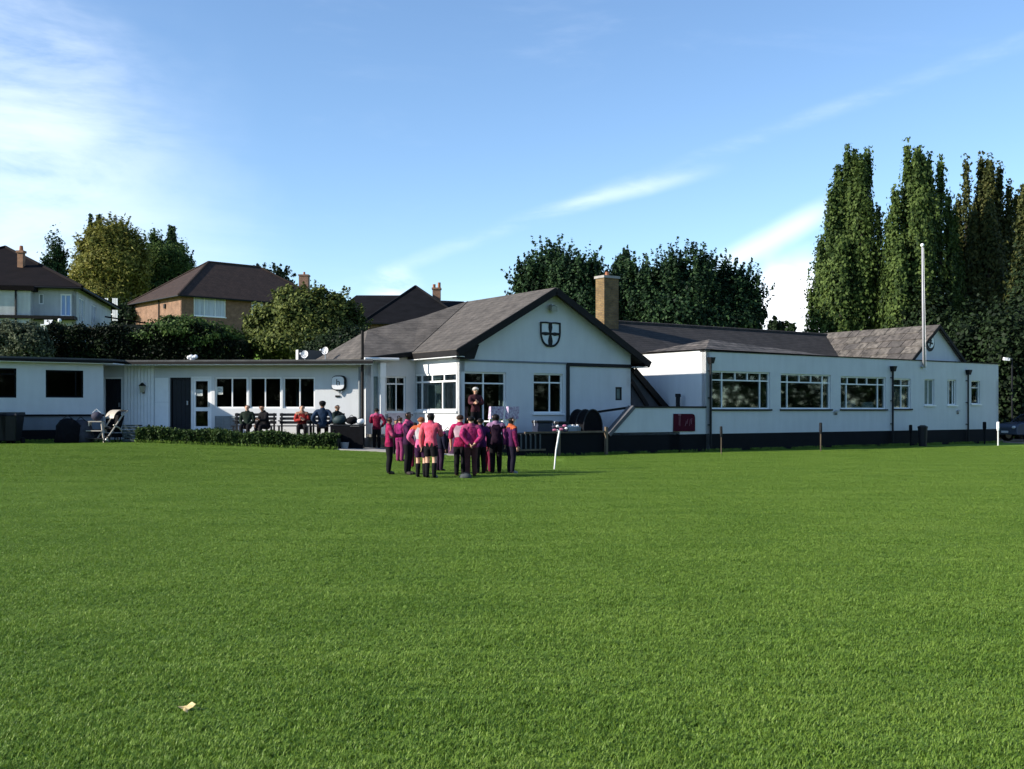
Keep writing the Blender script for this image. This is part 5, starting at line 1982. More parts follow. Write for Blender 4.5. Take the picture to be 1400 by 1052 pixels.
# brick house
hp0 = at(248, 404, 95)
H2 = thing('brick_house', 'brick house with hipped brown roof, sunlit side wall and white window', 'house', (hp0.x, 95, gz(hp0.x, 95)))
F2 = Plane((hp0.x, 95), (.74, .67))
S2 = Plane((hp0.x, 95), (.67, -.74))
zev = hp0.z
hg = 5.2
hw1 = F2.rect(265, 406, 308.5, 433)
hw2 = F2.rect(344, 412, 360, 431)
D2_ = 10.2
wall(F2, 0, 15.6, hg, zev, [hw1, hw2], m=M_BRICK, parent=H2)
wall(S2, -D2_, -.001, hg, zev, m=M_BRICKL, parent=H2)
wall(Plane(F2.w(15.6, 0, 0), (-.67, .74)), 0, D2_, hg, zev, m=M_BRICKL, parent=H2)
wall(Plane(F2.w(15.6, -D2_, 0), (-.74, -.67)), 0, 15.6, hg, zev, m=M_BRICK, parent=H2)
window(F2, hw1, [(0, 1, [.33, .67])], gm_=M_BLUEGLASS, parent=H2, sill=M_TRIM, recess=.03, fw=.07)
window(F2, hw2, [(0, 1, [.5])], gm_=M_BLUEGLASS, parent=H2, sill=M_TRIM, recess=.03, fw=.07)
hip_roof(F2, 15.6, D2_, zev, 4.0, .5, M_HROOFB, H2)
tpx = S2.hit(218)[0]
MB().tube([S2.w(tpx, .08, hg), S2.w(tpx, .08, zev - .1)], .06, 6).build('downpipe', M_BLACK, H2)
vt, vz = S2.hit(226, 419)
MB().box(S2, vt - .15, vt + .15, 0, .12, vz - .2, vz + .2).build('wall_vent', M_BLACK, H2)
cb = at(416, 396, 109)
chimney(Vector((cb.x, 109, cb.z - 1.5)), .95, .95, 3.0, M_BRICK, H2)

# white house
hc = at(107, 394, 64)
H1 = thing('pale_house', 'pale rendered house with dark hipped roof and slender brown chimney', 'house', (hc.x - 6, 64, gz(hc.x - 6, 64)))
F1 = Plane((hc.x - 10.8, 61.5), (.98, .2))
ze1 = hc.z
W1_ = 11.0
hw = F1.rect(82.5, 402.5, 110, 433)
hw_ = (hw[0], min(hw[1], W1_ - .25), hw[2], hw[3])
hs = F1.rect(53, 402, 59.5, 416)
hgr = 3.6
wall(F1, 0, W1_, hgr, ze1, [hw_, hs], m=M_HWHITE, parent=H1)
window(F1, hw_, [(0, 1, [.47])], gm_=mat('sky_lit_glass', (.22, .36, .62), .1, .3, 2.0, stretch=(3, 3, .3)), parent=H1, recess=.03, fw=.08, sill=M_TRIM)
window(F1, hs, [(0, 1, [])], gm_=M_FROST, parent=H1, recess=.03, fw=.05)
SR = Plane(F1.w(W1_, 0, 0), (-.2, .98))
wr_ = (1.0, 2.6, ze1 - 2.0, ze1 - .5)
wr2 = (5.0, 6.6, ze1 - 2.0, ze1 - .5)
wall(SR, 0, 12.4, hgr, ze1, [wr_, wr2], m=M_HWHITE, parent=H1)
window(SR, wr_, [(0, 1, [.5])], gm_=M_BLUEGLASS, parent=H1, recess=.03)
window(SR, wr2, [(0, 1, [.5])], gm_=M_BLUEGLASS, parent=H1, recess=.03)
wall(Plane(F1.w(0, 0, 0), (.2, -.98)), -12.4, 0, hgr, ze1, m=M_HWHITE, parent=H1)
wall(Plane(F1.w(W1_, -12.4, 0), (-.98, -.2)), 0, W1_, hgr, ze1, m=M_HWHITE, parent=H1)
# roof set so that its far hip comes over the front rooms
hip_roof(F1, W1_, 12.4, ze1, 3.2, .45, M_HROOF, H1)
# set-back lower left part, with pipe
bx = F1.rect(-60, 394, 46, 434)
MB().box(F1, bx[0], bx[1], 0, .8, hgr, ze1 - .35).build('bay', M_HWHITE, H1)
MB().box(F1, bx[0] - .2, bx[1] + .25, 0, 1.05, ze1 - .35, ze1 - .1).build('bay_roof', M_HROOF, H1)
tp1 = F1.hit(26.5)[0]
MB().tube([F1.w(tp1, .86, hgr), F1.w(tp1, .86, ze1 - .35)], .06, 6).build('downpipe', M_BLACK, H1)
lg = F1.rect(-60, 433, 112, 436)
MB().box(F1, lg[0], W1_ + .1, 0.0, 1.0, lg[2] - .05, lg[3]).build('balcony_ledge', M_FASCIA, H1)
cb = at(26, 386, 65.3)
ct_ = at(26, 342, 65.3)
chimney(Vector((cb.x, 65.6, cb.z - .3)), .34, .34, ct_.z - cb.z + .3, mat('brown_brick_stack', (.26, .14, .08), .85, .4, 5), H1)
# white garden bits by the pale house
for (x0, y0, x1, y1, lab, d) in ((58, 437, 70, 451, 'white garden chair under the pale house', 59.0), (79, 437, 84, 441, 'small white garden light under the pale house', 59.0)):
    a = at((x0 + x1) / 2, y1, d)
    h_ = (y1 - y0) / F * d
    w_ = (x1 - x0) / F * d
    e = thing('garden_chair' if x0 < 60 else 'garden_lamp', lab, 'chair' if x0 < 60 else 'lamp', a)
    if x0 < 60:
        MB().cube(a + Vector((0, 0, h_ * .45)), w_, .5, .06).build('seat', M_PLASTIC, e)
        MB().cube(a + Vector((0, .25, h_ * .72)), w_, .06, h_ * .55).build('backrest', M_PLASTIC, e)
        for sx_ in (-1, 1):
            for sy_ in (-.2, .2):
                MB().cube(a + Vector((sx_ * w_ * .45, sy_, h_ * .2 - .3)), .05, .05, h_ * .45 + .6).build('leg', M_PLASTIC, e)
    else:
        MB().tube([a - Vector((0, 0, .9)), a], .03, 6).build('stem', M_STEEL, e)
        MB().ball(a + Vector((0, 0, .1)), .12).build('globe', M_PLASTIC, e)
# garden fence pickets right of the pale house
fx = thing('picket_fence', 'white picket fence under the willow beside the pale house', 'fence', at(150, 436, 80))
for k in range(9):
    a = at(139 + k * 2.6, 437, 80)
    if k in (4, 5):
        continue
    MB().cube(a + Vector((0, 0, .75)), .1, .04, 1.7).build('picket', M_TRIM, fx)
a, b_ = at(138, 430, 80.05), at(162, 430, 80.05)
MB().beam(a, b_, .04, .1).build('rail', M_TRIM, fx)
# dark shed / car roof line before the willow
sh_ = at(190, 436, 70)
sd = thing('garden_shed', 'low dark felt roofed shed between the two houses', 'shed', Vector((sh_.x, 70, gz(sh_.x, 70))))
zz = sh_.z
MB().cube((sh_.x, 70.6, zz - 1.3), 3.4, 1.6, 1.8).build('wall', M_WOOD, sd)
MB().slab([(sh_.x - 2.1, 69.6, zz + .15), (sh_.x + 2.2, 69.6, zz - .55), (sh_.x + 2.2, 71.6, zz - .5), (sh_.x - 2.1, 71.6, zz + .2)], .1).build('roof', M_HROOF, sd)

# slate-roofed house right of garden tree
H3 = thing('slate_house', 'dark slate roofed house with hump ridge behind the grey clubhouse roof', 'house', (at(555, 440, 80).x, 80, gz(-8, 80)))
a = at(505, 425, 80)
F3 = Plane((a.x, 79), (1, .1))
z3 = at(555, 443, 80).z
wall(F3, 0, 8.5, 5.0, z3, m=M_BRICK, parent=H3)
wall(Plane(F3.w(0, 0, 0), (.1, -1)), -8, 0, 5.0, z3, m=M_BRICK, parent=H3)
wall(Plane(F3.w(8.5, 0, 0), (-.1, 1)), 0, 8, 5.0, z3, m=M_BRICK, parent=H3)
wall(Plane(F3.w(8.5, -8, 0), (-1, -.1)), 0, 8.5, 5.0, z3, m=M_BRICK, parent=H3)
hip_roof(F3, 7.2, 8, z3, at(555, 393, 84).z - z3, .4, M_HROOFC, H3)
lowr = MB()
rl, rr_ = at(487, 404, 83), at(537, 404, 83)
lowr.slab([Vector((rl.x - 2.2, 79.5, z3)), Vector((rr_.x + 2, 79.8, z3)), rr_ + Vector((1.0, 0, 0)), rl], .15)
lowr.slab([Vector((rr_.x + 2, 87, z3)), Vector((rl.x - 2.2, 87, z3)), rl, rr_ + Vector((1.0, 0, -.01))], .15)
lowr.slab([Vector((rl.x - 2.2, 87, z3)), Vector((rl.x - 2.2, 79.5, z3)), rl + Vector((0, 0, -.01))], .15)
lowr.build('roof', M_HROOFC, H3)
rl, rr_ = at(575, 410, 85), at(634, 412.4, 85)
lowr = MB()
lowr.slab([Vector((rl.x - 1, 80.5, z3)), Vector((rr_.x + 2.4, 80.8, z3 - .1)), rr_, rl], .15)
lowr.slab([Vector((rr_.x + 2.4, 89, z3)), Vector((rl.x - 1, 89, z3)), rl, rr_ + Vector((0, 0, -.01))], .15)
lowr.build('roof', M_HROOFC, H3)
cb = at(597, 412, 84)
cc_ = chimney(Vector((cb.x, 84, cb.z - .6)), .62, .6, 1.65, M_BRICK, H3, 0)
for k, hh_ in ((-.2, .28), (.2, .42)):
    MB().tube([Vector((cb.x + k, 84, cb.z + 1.05)), Vector((cb.x + k, 84, cb.z + 1.05 + hh_))], .12, 8).build('chimney_pot', mat('terracotta', (.3, .12, .06)), cc_)

# ------------------------------------------------------------------ car at right edge, floodlight
def car(loc, rot, lab, paint):
    e = thing('parked_car', lab, 'car', loc)
    L_ = Vector(loc)
    R = Matrix.Rotation(rot, 3, 'Z')

    def P(x, y, z):
        return L_ + R @ Vector((x, y, z))
    prof = [(-2.1, .35), (-2.12, .75), (-1.95, .92), (-1.1, 1.0), (-.55, 1.42), (.75, 1.46), (1.55, 1.02), (2.05, .95), (2.12, .6), (2.08, .35)]
    b = MB()
    n = len(prof)
    vs = []
    for sy, k in ((-.86, 1), (.86, 1)):
        for x, z in prof:
            yy = sy * (1 - .22 * max(0, (z - .95) / .5))
            vs.append(P(x, yy, z))
    fs = [tuple(range(n)), tuple(reversed(range(n, 2 * n)))]
    for i in range(n):
        j = (i + 1) % n
        fs.append((i, i + n, j + n, j))
    b.add(vs, fs)
    b.build('body', paint, e, bevel=.03)
    mg = mat('car_glass', (.01, .012, .015), .08, spec=.6)
    for sy in (-1, 1):
        g = MB()
        pts = [(-.95, 1.03), (.05, 1.03), (.05, 1.38), (-.5, 1.36)]
        pts2 = [(.12, 1.03), (1.3, 1.03), (.75, 1.39), (.12, 1.39)]
        for pp_ in (pts, pts2):
            k = len(pp_)
            g.add([P(x, sy * (.87 * (1 - .22 * max(0, (z - .95) / .5)) + .004), z) for x, z in pp_], [tuple(range(k)) if sy < 0 else tuple(reversed(range(k)))])
        g.build('window', mg, e)
    g = MB()
    g.add([P(-1.08, -.72, 1.03), P(-1.08, .72, 1.03), P(-.60, .62, 1.39), P(-.60, -.62, 1.39)], [(0, 1, 2, 3)])
    g.build('windscreen', mg, e)
    for x in (-1.32, 1.32):
        for sy in (-.80, .80):
            w_ = MB()
            w_.tube([P(x, sy - .1, .32), P(x, sy + .1, .32)], .32, 16)
            wh = w_.build('wheel', M_BLACK, e)
            MB().tube([P(x, sy - .11, .32), P(x, sy + .11, .32)], .19, 10).build('rim', M_STEEL, wh)
    for sy in (-.62, .62):
        MB().ball(P(-2.08, sy, .74), .09, .16, .08).build('headlight', M_PLASTIC, e)
    MB().cube(P(-2.13, 0, .5), .03, .5, .11, rot).build('number_plate', M_PLASTIC, e)


car((27.6, 55.5, .015), .25, 'dark blue car parked in tree shade beyond the hall corner', mat('dark_blue_car_paint', (.045, .06, .10), .25, spec=.6))
car((34.0, 57.5, .015), .1, 'silver grey car outside', mat('silver', (.3, .3, .32), .3)) if False else None
g = at(1375, 491, 58)
fl = thing('floodlight', 'small white floodlight on a dark post before the dark trees at right', 'lamp', Vector((g.x + .35, 58, 0)))
MB().tube([(g.x + .35, 58, 0), (g.x + .35, 58, g.z + .05)], .05, 6).build('post', M_DKPL, fl)
MB().beam((g.x + .35, 58, g.z), (g.x, 57.8, g.z), .05, .05).build('arm', M_STEEL, fl)
MB().hexa([g + Vector(v) for v in ((-.17, -.2, -.09), (.14, -.2, -.11), (.14, .0, -.06), (-.17, 0, -.05), (-.15, -.19, .07), (.15, -.19, .04), (.12, .0, .08), (-.14, 0, .09))]).build('head', M_PLASTIC, fl)

# fallen leaf on the lawn
p = on_ground(254, 975)
lf = MB()
n, nr = 22, 4
vs = [p + Vector((0, 0, .034))]
for i in range(1, nr + 1):
    for k in range(n):
        a = 2 * math.pi * k / n
        r = .031 * (i / nr) * (1 + (.30 * math.cos(5 * a + .4) + .10 * math.cos(11 * a)) * (i / nr))
        vs.append(p + Vector((r * 1.25 * math.cos(a), r * .95 * math.sin(a), .034 + .014 * (i / nr) ** 2 * math.sin(2 * a + .6) + .010 * (i / nr) * math.sin(a + .5) + .004 * math.sin(7 * a) * i / nr)))
fs = [(0, 1 + k, 1 + (k + 1) % n) for k in range(n)]
for i in range(nr - 1):
    b0 = 1 + i * n
    fs += [(b0 + k, b0 + n + k, b0 + n + (k + 1) % n, b0 + (k + 1) % n) for k in range(n)]
lf.add(vs, fs)
lf.tube([p + Vector((.035, .0, .034)), p + Vector((.055, .006, .03)), p + Vector((.075, .018, .018))], .0016, 4)
tag(lf.build('fallen_leaf', mat('yellow_leaf', (.58, .48, .24), .7, .0, 60, col2=(.46, .32, .13)), smooth=True), 'single yellow fallen leaf lying on the near lawn', 'leaf')

# ------------------------------------------------------------------ people
SKIN_T = {'fair': (.52, .30, .20), 'tan': (.34, .18, .11), 'brown': (.16, .075, .045)}


def arm_pose(k, s):
    S = Vector((s * .112, .0, .805))
    if k == 'down':
        return S, Vector((s * .150, .015, .635)), Vector((s * .155, -.03, .485))
    if k == 'hip':
        return S, Vector((s * .205, .045, .655)), Vector((s * .125, -.05, .555))
    if k == 'fold':
        return S, Vector((s * .150, -.03, .645)), Vector((s * .015, -.115, .68 + .012 * s))
    if k == 'fwd':
        return S, Vector((s * .145, -.06, .660)), Vector((s * .09, -.185, .665))
    if k == 'up':
        return S, Vector((s * .185, -.07, .735)), Vector((s * .09, -.10, .875))
    if k == 'back':
        return S, Vector((s * .165, .07, .655)), Vector((s * .05, .105, .545))
    if k == 'lap':
        return S, Vector((s * .150, .0, .640)), Vector((s * .07, -.16, .545))


def person(loc, rot, H, lab, shirt, trousers, hair, skin='fair', arms=('down', 'down'), sit=False, step=.0, lean=0.0, shorts=False, long_sleeve=True, sleeve=None,
           shoes=(.02, .02, .02), cap=None, collar=None, panel=None, socks=None, long_hair=False, hd=0.0, grp='players in pink'):
    sw = .055
    dz = -.255 if sit else 0.0
    J = {}
    o = Vector((0, 0, dz))
    ln = Vector((0, -math.sin(lean), 0))
    J['pelvis'] = Vector((0, 0, .525)) + o
    J['waist'] = Vector((0, .0, .62)) + o + ln * .08
    J['chest'] = Vector((0, .0, .745)) + o + ln * .2
    J['neckb'] = Vector((0, .005, .825)) + o + ln * .28
    J['neck'] = Vector((0, .0, .865)) + o + ln * .32
    J['jaw'] = Vector((0, -.012, .895)) + o + ln * .36
    J['head'] = Vector((0, -.006, .940)) + o + ln * .40
    J['crown'] = Vector((0, .006, .968)) + o + ln * .42
    rad = {'pelvis': .074, 'waist': .064, 'chest': .075, 'neckb': .052, 'neck': .032, 'jaw': .044, 'head': .055, 'crown': .043}
    ed = [('pelvis', 'waist', 'T'), ('waist', 'chest', 'T'), ('chest', 'neckb', 'T'), ('neckb', 'neck', 'N'), ('neck', 'jaw', 'H'), ('jaw', 'head', 'H'), ('head', 'crown', 'H')]
    for s, nm in ((-1, 'l'), (1, 'r')):
        S, E, Wr = arm_pose(arms[0] if s < 0 else arms[1], s)
        for v, nn_ in ((S, 'sh'), (E, 'el'), (Wr, 'wr')):
            J[nn_ + nm] = v + o + ln * .26
        dirn = (J['wr' + nm] - J['el' + nm]).normalized()
        J['pa' + nm] = J['wr' + nm] + dirn * .038
        rad.update({'sh' + nm: .043, 'el' + nm: .029, 'wr' + nm: .019, 'pa' + nm: .024})
        ed += [('chest', 'sh' + nm, 'T'), ('sh' + nm, 'el' + nm, 'U'), ('el' + nm, 'wr' + nm, 'F'), ('wr' + nm, 'pa' + nm, 'P')]
        if sit:
            J['hi' + nm] = Vector((s * .055, -.02, .26))
            J['kn' + nm] = Vector((s * .075, -.245, .275))
            J['ca' + nm] = Vector((s * .075, -.235, .17))
            J['an' + nm] = Vector((s * .075, -.22, .045))
            J['to' + nm] = Vector((s * .08, -.32, .022))
        else:
            st = step * s
            J['hi' + nm] = Vector((s * .05, 0, .485))
            J['kn' + nm] = Vector((s * sw, -.012 - st * .6, .282))
            J['ca' + nm] = Vector((s * sw, .004 - st * .75, .19))
            J['an' + nm] = Vector((s * sw, .012 - st, .045))
            J['to' + nm] = Vector((s * (sw + .012), -.082 - st, .022))
        rad.update({'hi' + nm: .058, 'kn' + nm: .037, 'ca' + nm: .036, 'an' + nm: .024, 'to' + nm: .020})
        ed += [('pelvis', 'hi' + nm, 'L'), ('hi' + nm, 'kn' + nm, 'L'), ('kn' + nm, 'ca' + nm, 'S'), ('ca' + nm, 'an' + nm, 'S'), ('an' + nm, 'to' + nm, 'O')]
    names = list(J)
    ix = {n_: i for i, n_ in enumerate(names)}
    me = bpy.data.meshes.new('tmp')
    me.from_pydata([J[n_] for n_ in names], [(ix[a], ix[b]) for a, b, _ in ed], [])
    ob = bpy.data.objects.new('tmp', me)
    COL.objects.link(ob)
    ob.modifiers.new('skin', 'SKIN').use_smooth_shade = True
    sd_ = me.skin_vertices[0].data
    for i, n_ in enumerate(names):
        sd_[i].radius = (rad[n_], rad[n_])
        sd_[i].use_root = (n_ == 'pelvis')
    sub = ob.modifiers.new('sub', 'SUBSURF')
    sub.levels = sub.render_levels = 1
    dg = bpy.context.evaluated_depsgraph_get()
    ev = ob.evaluated_get(dg)
    m2 = bpy.data.meshes.new_from_object(ev)
    bpy.data.objects.remove(ob)
    V = np.array([v.co for v in m2.vertices])
    NM = np.array([v.normal for v in m2.vertices])
    FC = [tuple(p_.vertices) for p_ in m2.polygons]
    bpy.data.meshes.remove(m2)
    # vertex bone labels
    segA = np.array([J[a] for a, b, _ in ed])
    segB = np.array([J[b] for a, b, _ in ed])
    rm_ = np.array([(rad[a] + rad[b]) / 2 for a, b, _ in ed])
    ab = segB - segA
    tt = np.clip(((V[:, None, :] - segA) * ab).sum(-1) / (ab * ab).sum(-1), 0, 1)
    dist = np.linalg.norm(V[:, None, :] - (segA + tt[..., None] * ab), axis=-1) / rm_
    bone = dist.argmin(1)
    lab_v = np.array([ed[i][2] for i in bone])
    # flatten torso front to back
    cy = J['chest'].y
    tor = (lab_v == 'T')
    V[tor, 1] = cy + (V[tor, 1] - cy) * .80
    hc_ = np.array(J['head'])
    # turn the head
    if hd:
        mk_ = (lab_v == 'H')
        R2 = np.array(Matrix.Rotation(hd, 3, 'Z'))
        V[mk_] = (V[mk_] - hc_) @ R2.T + hc_
        NM[mk_] = NM[mk_] @ R2.T
    V *= H
    FCc = np.array([V[list(f)].mean(0) for f in FC])
    flab = []
    for f in FC:
        ls = [lab_v[i] for i in f]
        flab.append(max(set(ls), key=ls.count))
    flab = np.array(flab)
    hcH = hc_ * H
    rH = .058 * H
    Rz = Matrix.Rotation(hd, 3, 'Z')

    # body with fingers, nose, ears, eyes
    B = MB()
    B.v = [tuple(v) for v in V]
    B.f = list(FC)
    B.m = [0] * len(FC)
    for nm, s in (('l', -1), ('r', 1)):
        wr_j, pa = J['wr' + nm] * H, J['pa' + nm] * H
        d_ = (pa - wr_j).normalized()
        sd2 = d_.cross(Vector((1, 0, 0)))
        if sd2.length < .2:
            sd2 = d_.cross(Vector((0, 0, 1)))
        sd2.normalize()
        cu = sd2.cross(d_).normalized()
        for k, ln_ in enumerate((.075, .085, .08, .062)):
            b0 = pa + sd2 * (k - 1.5) * .019
            b1 = b0 + d_ * ln_ * .55 + cu * .008
            b2 = b0 + d_ * ln_ * .95 + cu * .03
            B.tube([b0 - d_ * .02, b1, b2], [.010, .009, .007], 5)
        t0_ = pa - d_ * .03 + sd2 * .022
        B.tube([t0_, t0_ + sd2 * .03 + d_ * .02, t0_ + sd2 * .035 + d_ * .055], [.011, .010, .008], 5)

    def HV(x, y, z):
        return Vector(hcH) + Rz @ Vector((x * rH, y * rH, z * rH))
    B.tube([HV(0, -.95, .15), HV(0, -1.22, -.15), HV(0, -.95, -.22)], [.10 * rH, .16 * rH, .10 * rH], 5)
    for s in (-1, 1):
        B.ball(HV(s * .98, .1, -.05), .12 * rH, .22 * rH, .3 * rH, 6, 4)
        B.ball(HV(s * .36, -.93, .12), .13 * rH, .1 * rH, .09 * rH, 6, 4, 1)
    B.ball(HV(0, -.98, -.52), .28 * rH, .1 * rH, .08 * rH, 6, 4, 2)
    sk = mat('skin_' + skin, SKIN_T[skin], .55)
    body = B.build('person', [sk, mat('eye_dark', (.02, .015, .01), .3), mat('lip', (.28, .09, .08), .5)], smooth=True, origin=(0, 0, 0))
    body.location = loc
    body.rotation_euler = (0, 0, rot)
    tag(body, lab, 'person', grp)

    def cloth(name, mask, off, m_, zmin=None):
        fi = np.nonzero(mask)[0]
        if not len(fi):
            return None
        used = sorted({i for k in fi for i in FC[k]})
        mp = {i: j for j, i in enumerate(used)}
        P_ = V[used] + NM[used] * off
        if zmin is not None:
            tl = np.isin(lab_v[used], ['T', 'L'])
            P_[tl, 2] = np.maximum(P_[tl, 2], zmin)
        me_ = bpy.data.meshes.new(name)
        me_.from_pydata(P_.tolist(), [], [tuple(mp[i] for i in FC[k]) for k in fi])
        me_.polygons.foreach_set('use_smooth', [True] * len(me_.polygons))
        me_.materials.append(m_)
        c = bpy.data.objects.new(name, me_)
        COL.objects.link(c)
        c.parent = body
        return c

    def cm(nm, c, rough=.85, var=.35):
        key = nm + '_%d_%d_%d' % tuple(int(x * 400) for x in c)
        if nm in ('shirt', 'sleeve') and c[0] > .2:
            return mat(key, tuple(x * .70 for x in c), rough, 0, 9, .6, 18, col2=tuple(x * .20 for x in c) if rnd.random() < .75 else (c[0] * .7 + .12, c[1] * .7 + .06, c[2] * .7 + .10), spec=.15, detail=3)
        return mat(key, tuple(x * .62 for x in c), rough, .6 if nm in ('shirt', 'sleeve') else var, 7, .4, 25, spec=.15)
    hip_z = (J['pelvis'].z - .035) * H
    shirt_m = ((flab == 'T') | ((flab == 'L') & (not sit))) & (FCc[:, 2] > hip_z - .035 * H)
    if sleeve is None:
        shirt_m |= (flab == 'U') | ((flab == 'F') if long_sleeve else False)
    cloth('shirt', shirt_m, .022, cm('shirt', shirt), zmin=hip_z - .012 * H)
    if sleeve is not None:
        cloth('sleeve', (flab == 'U') | ((flab == 'F') if long_sleeve else False), .020, cm('sleeve', sleeve))
    if collar is not None:
        cloth('collar', ((flab == 'N') | ((flab == 'T') & (FCc[:, 2] > (J['neckb'].z - .045) * H))), .030, cm('collar', collar))
    if panel is not None:
        ys_ = FCc[:, 1]
        side_ = panel[0]
        pm = (flab == 'T') & (FCc[:, 2] > (J['waist'].z + .01) * H) & (FCc[:, 2] < (J['chest'].z + .05) * H) & ((ys_ > .25 * rH) if side_ == 'back' else (ys_ < -.25 * rH)) & (np.abs(FCc[:, 0]) < .075 * H)
        cloth('shirt_panel', pm, .030, cm('panel', panel[1]))
    leg_m = ((flab == 'L') & ((FCc[:, 2] <= hip_z + .02 * H) | sit)) | ((flab == 'T') & (FCc[:, 2] <= hip_z + .02 * H))
    if not shorts:
        leg_m |= ((flab == 'S') & (FCc[:, 2] > .05 * H))
    else:
        leg_m &= (FCc[:, 2] > .33 * H)
    cloth('shorts' if shorts else 'trousers', leg_m, .024 if shorts else .018, cm('trousers', trousers))
    if socks is not None:
        cloth('socks', (flab == 'S') & (FCc[:, 2] < .23 * H), .012, cm('socks', socks))
    for s in (-1, 1):
        cloth('shoe', (flab == 'O') & (FCc[:, 0] * s > 0), .014, cm('shoe', shoes, .5))
    # hair
    rel = (FCc - np.array(hcH))
    Ri = np.array(Matrix.Rotation(-hd, 3, 'Z'))
    rel = rel @ Ri.T / rH
    hm_ = (flab == 'H') & ((rel[:, 2] > .52) | ((rel[:, 1] > -.1) & (rel[:, 2] > -.45)))
    if long_hair:
        hm_ |= ((flab == 'H') | (flab == 'N')) & (rel[:, 1] > .0)
    cloth('hair', hm_, .018, cm('hair', hair, .6, .4))
    if cap is not None:
        cb_ = MB()
        c_ = Vector(hcH) + Vector((0, 0, rH * .45))
        cb_.ball(c_, rH * 1.22, rH * 1.25, rH * .85, 12, 6)
        cb_.hexa([HV(-.8, -.9, .55), HV(.8, -.9, .55), HV(.6, -1.9, .42), HV(-.6, -1.9, .42), HV(-.8, -.9, .66), HV(.8, -.9, .66), HV(.6, -1.9, .50), HV(-.6, -1.9, .50)])
        vs_ = np.array(cb_.v)
        me_ = bpy.data.meshes.new('cap')
        me_.from_pydata(cb_.v, [], cb_.f)
        me_.materials.append(cm('cap', cap))
        c = bpy.data.objects.new('cap', me_)
        COL.objects.link(c)
        c.parent = body
    return body


PINK, MAG, ROSE, MAR = (.55, .022, .13), (.42, .025, .19), (.62, .10, .24), (.27, .010, .05)
PURP, BLK, NVY, RED, ORG, WHT = (.05, .012, .055), (.010, .009, .012), (.015, .015, .04), (.55, .03, .03), (.72, .16, .06), (.72, .70, .72)
HB, HBR = (.010, .008, .007), (.05, .025, .012)
RAD = math.radians


def stand(px, pf, ptop, rot, lab, **k):
    p = on_ground(px, pf)
    H = (pf - ptop) / F * p.y
    return person(p, RAD(rot), H, lab, **k)


# left knot of players   (rot 0 = facing the camera, 180 = back to the camera)
stand(515, 614.5, 557.5, 185, 'player in maroon shirt seen from behind, standing on the path by the porch', shirt=MAR, trousers=BLK, hair=HB, arms=('hip', 'fold'), collar=ROSE, skin='brown')
stand(532, 649.5, 568.5, 100, 'player with white chest panel and black trousers at the left of the group', shirt=PINK, trousers=BLK, hair=HB, sleeve=ROSE, arms=('fwd', 'down'), panel=('front', WHT), skin='brown')
stand(541.5, 622, 574, 10, 'small person in dark grey behind the left players', shirt=(.05, .045, .05), trousers=BLK, hair=HB, arms=('fold', 'fold'), skin='tan')
stand(547, 632, 570, 150, 'player in magenta top behind the one in dark purple', shirt=MAG, trousers=(.35, .05, .16), hair=HBR, arms=('down', 'fwd'))
stand(558, 650, 562, 75, 'tall dark haired player in dark purple with a pink collar', shirt=PURP, trousers=BLK, hair=HB, arms=('fwd', 'down'), collar=ROSE, sleeve=(.10, .02, .09), long_hair=True, skin='brown', shoes=(.1, .08, .07))
stand(567, 640, 577, 200, 'player in white and pink top half hidden in the left group', shirt=(.66, .40, .50), trousers=MAR, hair=HBR, arms=('down', 'fold'), collar=ROSE)
stand(576, 654, 569, 172, 'player in pink and white shirt with purple shorts and bare knees', shirt=ROSE, trousers=PURP, hair=(.35, .12, .04), arms=('fold', 'hip'), shorts=True, socks=BLK, panel=('back', WHT), collar=ORG, shoes=(.5, .5, .5))
stand(589, 655, 563.5, 165, 'player in red shirt with black shorts and bare knees', shirt=(.62, .06, .10), trousers=BLK, hair=HB, arms=('fwd', 'down'), shorts=True, socks=BLK, sleeve=(.66, .10, .10), long_hair=True, shoes=(.25, .25, .22), skin='fair')
stand(601, 645, 580, 140, 'player in navy jacket at the right of the left group', shirt=NVY, trousers=(.04, .015, .045), hair=HB, arms=('down', 'down'), collar=MAG, skin='brown')
# right knot
stand(629, 652, 566, 170, 'player in bright pink shirt with rolled sleeves at the left of the right group', shirt=PINK, trousers=BLK, hair=HBR, arms=('hip', 'down'), long_sleeve=False, panel=('back', (.70, .50, .58)), shoes=(.06, .06, .06))
stand(644, 652.5, 568, 190, 'player in hot pink top and brown striped trousers', shirt=(.66, .05, .22), trousers=(.14, .05, .05), hair=HB, arms=('back', 'back'), collar=ROSE)
stand(657, 649, 571, 200, 'player in purple top behind the hot pink one', shirt=(.12, .02, .13), trousers=BLK, hair=HB, arms=('down', 'fwd'), sleeve=NVY, skin='brown')
stand(667, 646.5, 580, 150, 'shorter player in orange pink shirt with maroon trousers', shirt=(.66, .08, .14), trousers=(.22, .02, .06), hair=HBR, arms=('fold', 'fwd'), collar=ORG)
stand(678, 648, 565, 185, 'player in black with pale mauve shoulders', shirt=(.035, .012, .035), trousers=BLK, hair=HB, arms=('down', 'down'), collar=(.45, .25, .42), sleeve=(.28, .03, .14), long_hair=True)
stand(699, 648.5, 569.5, 120, 'player in purple jacket with orange collar at the right end of the group', shirt=(.10, .015, .10), trousers=(.015, .012, .03), hair=HB, arms=('down', 'down'), sleeve=(.30, .02, .12), collar=ORG, long_hair=True, shoes=(.5, .5, .52))
# woman on the terrace
PQ2 = Plane(P0 + VV * 1.1, UV)
pw = PQ2.w(PQ2.hit(650)[0], 0, TZ + .003)
person(pw, RAD(20), 1.60, 'adult in white cap and dark patterned top before the patio glass', shirt=(.10, .03, .04), trousers=BLK, hair=HBR, arms=('fwd', 'fold'), cap=(.75, .72, .66), grp='people on the terrace')

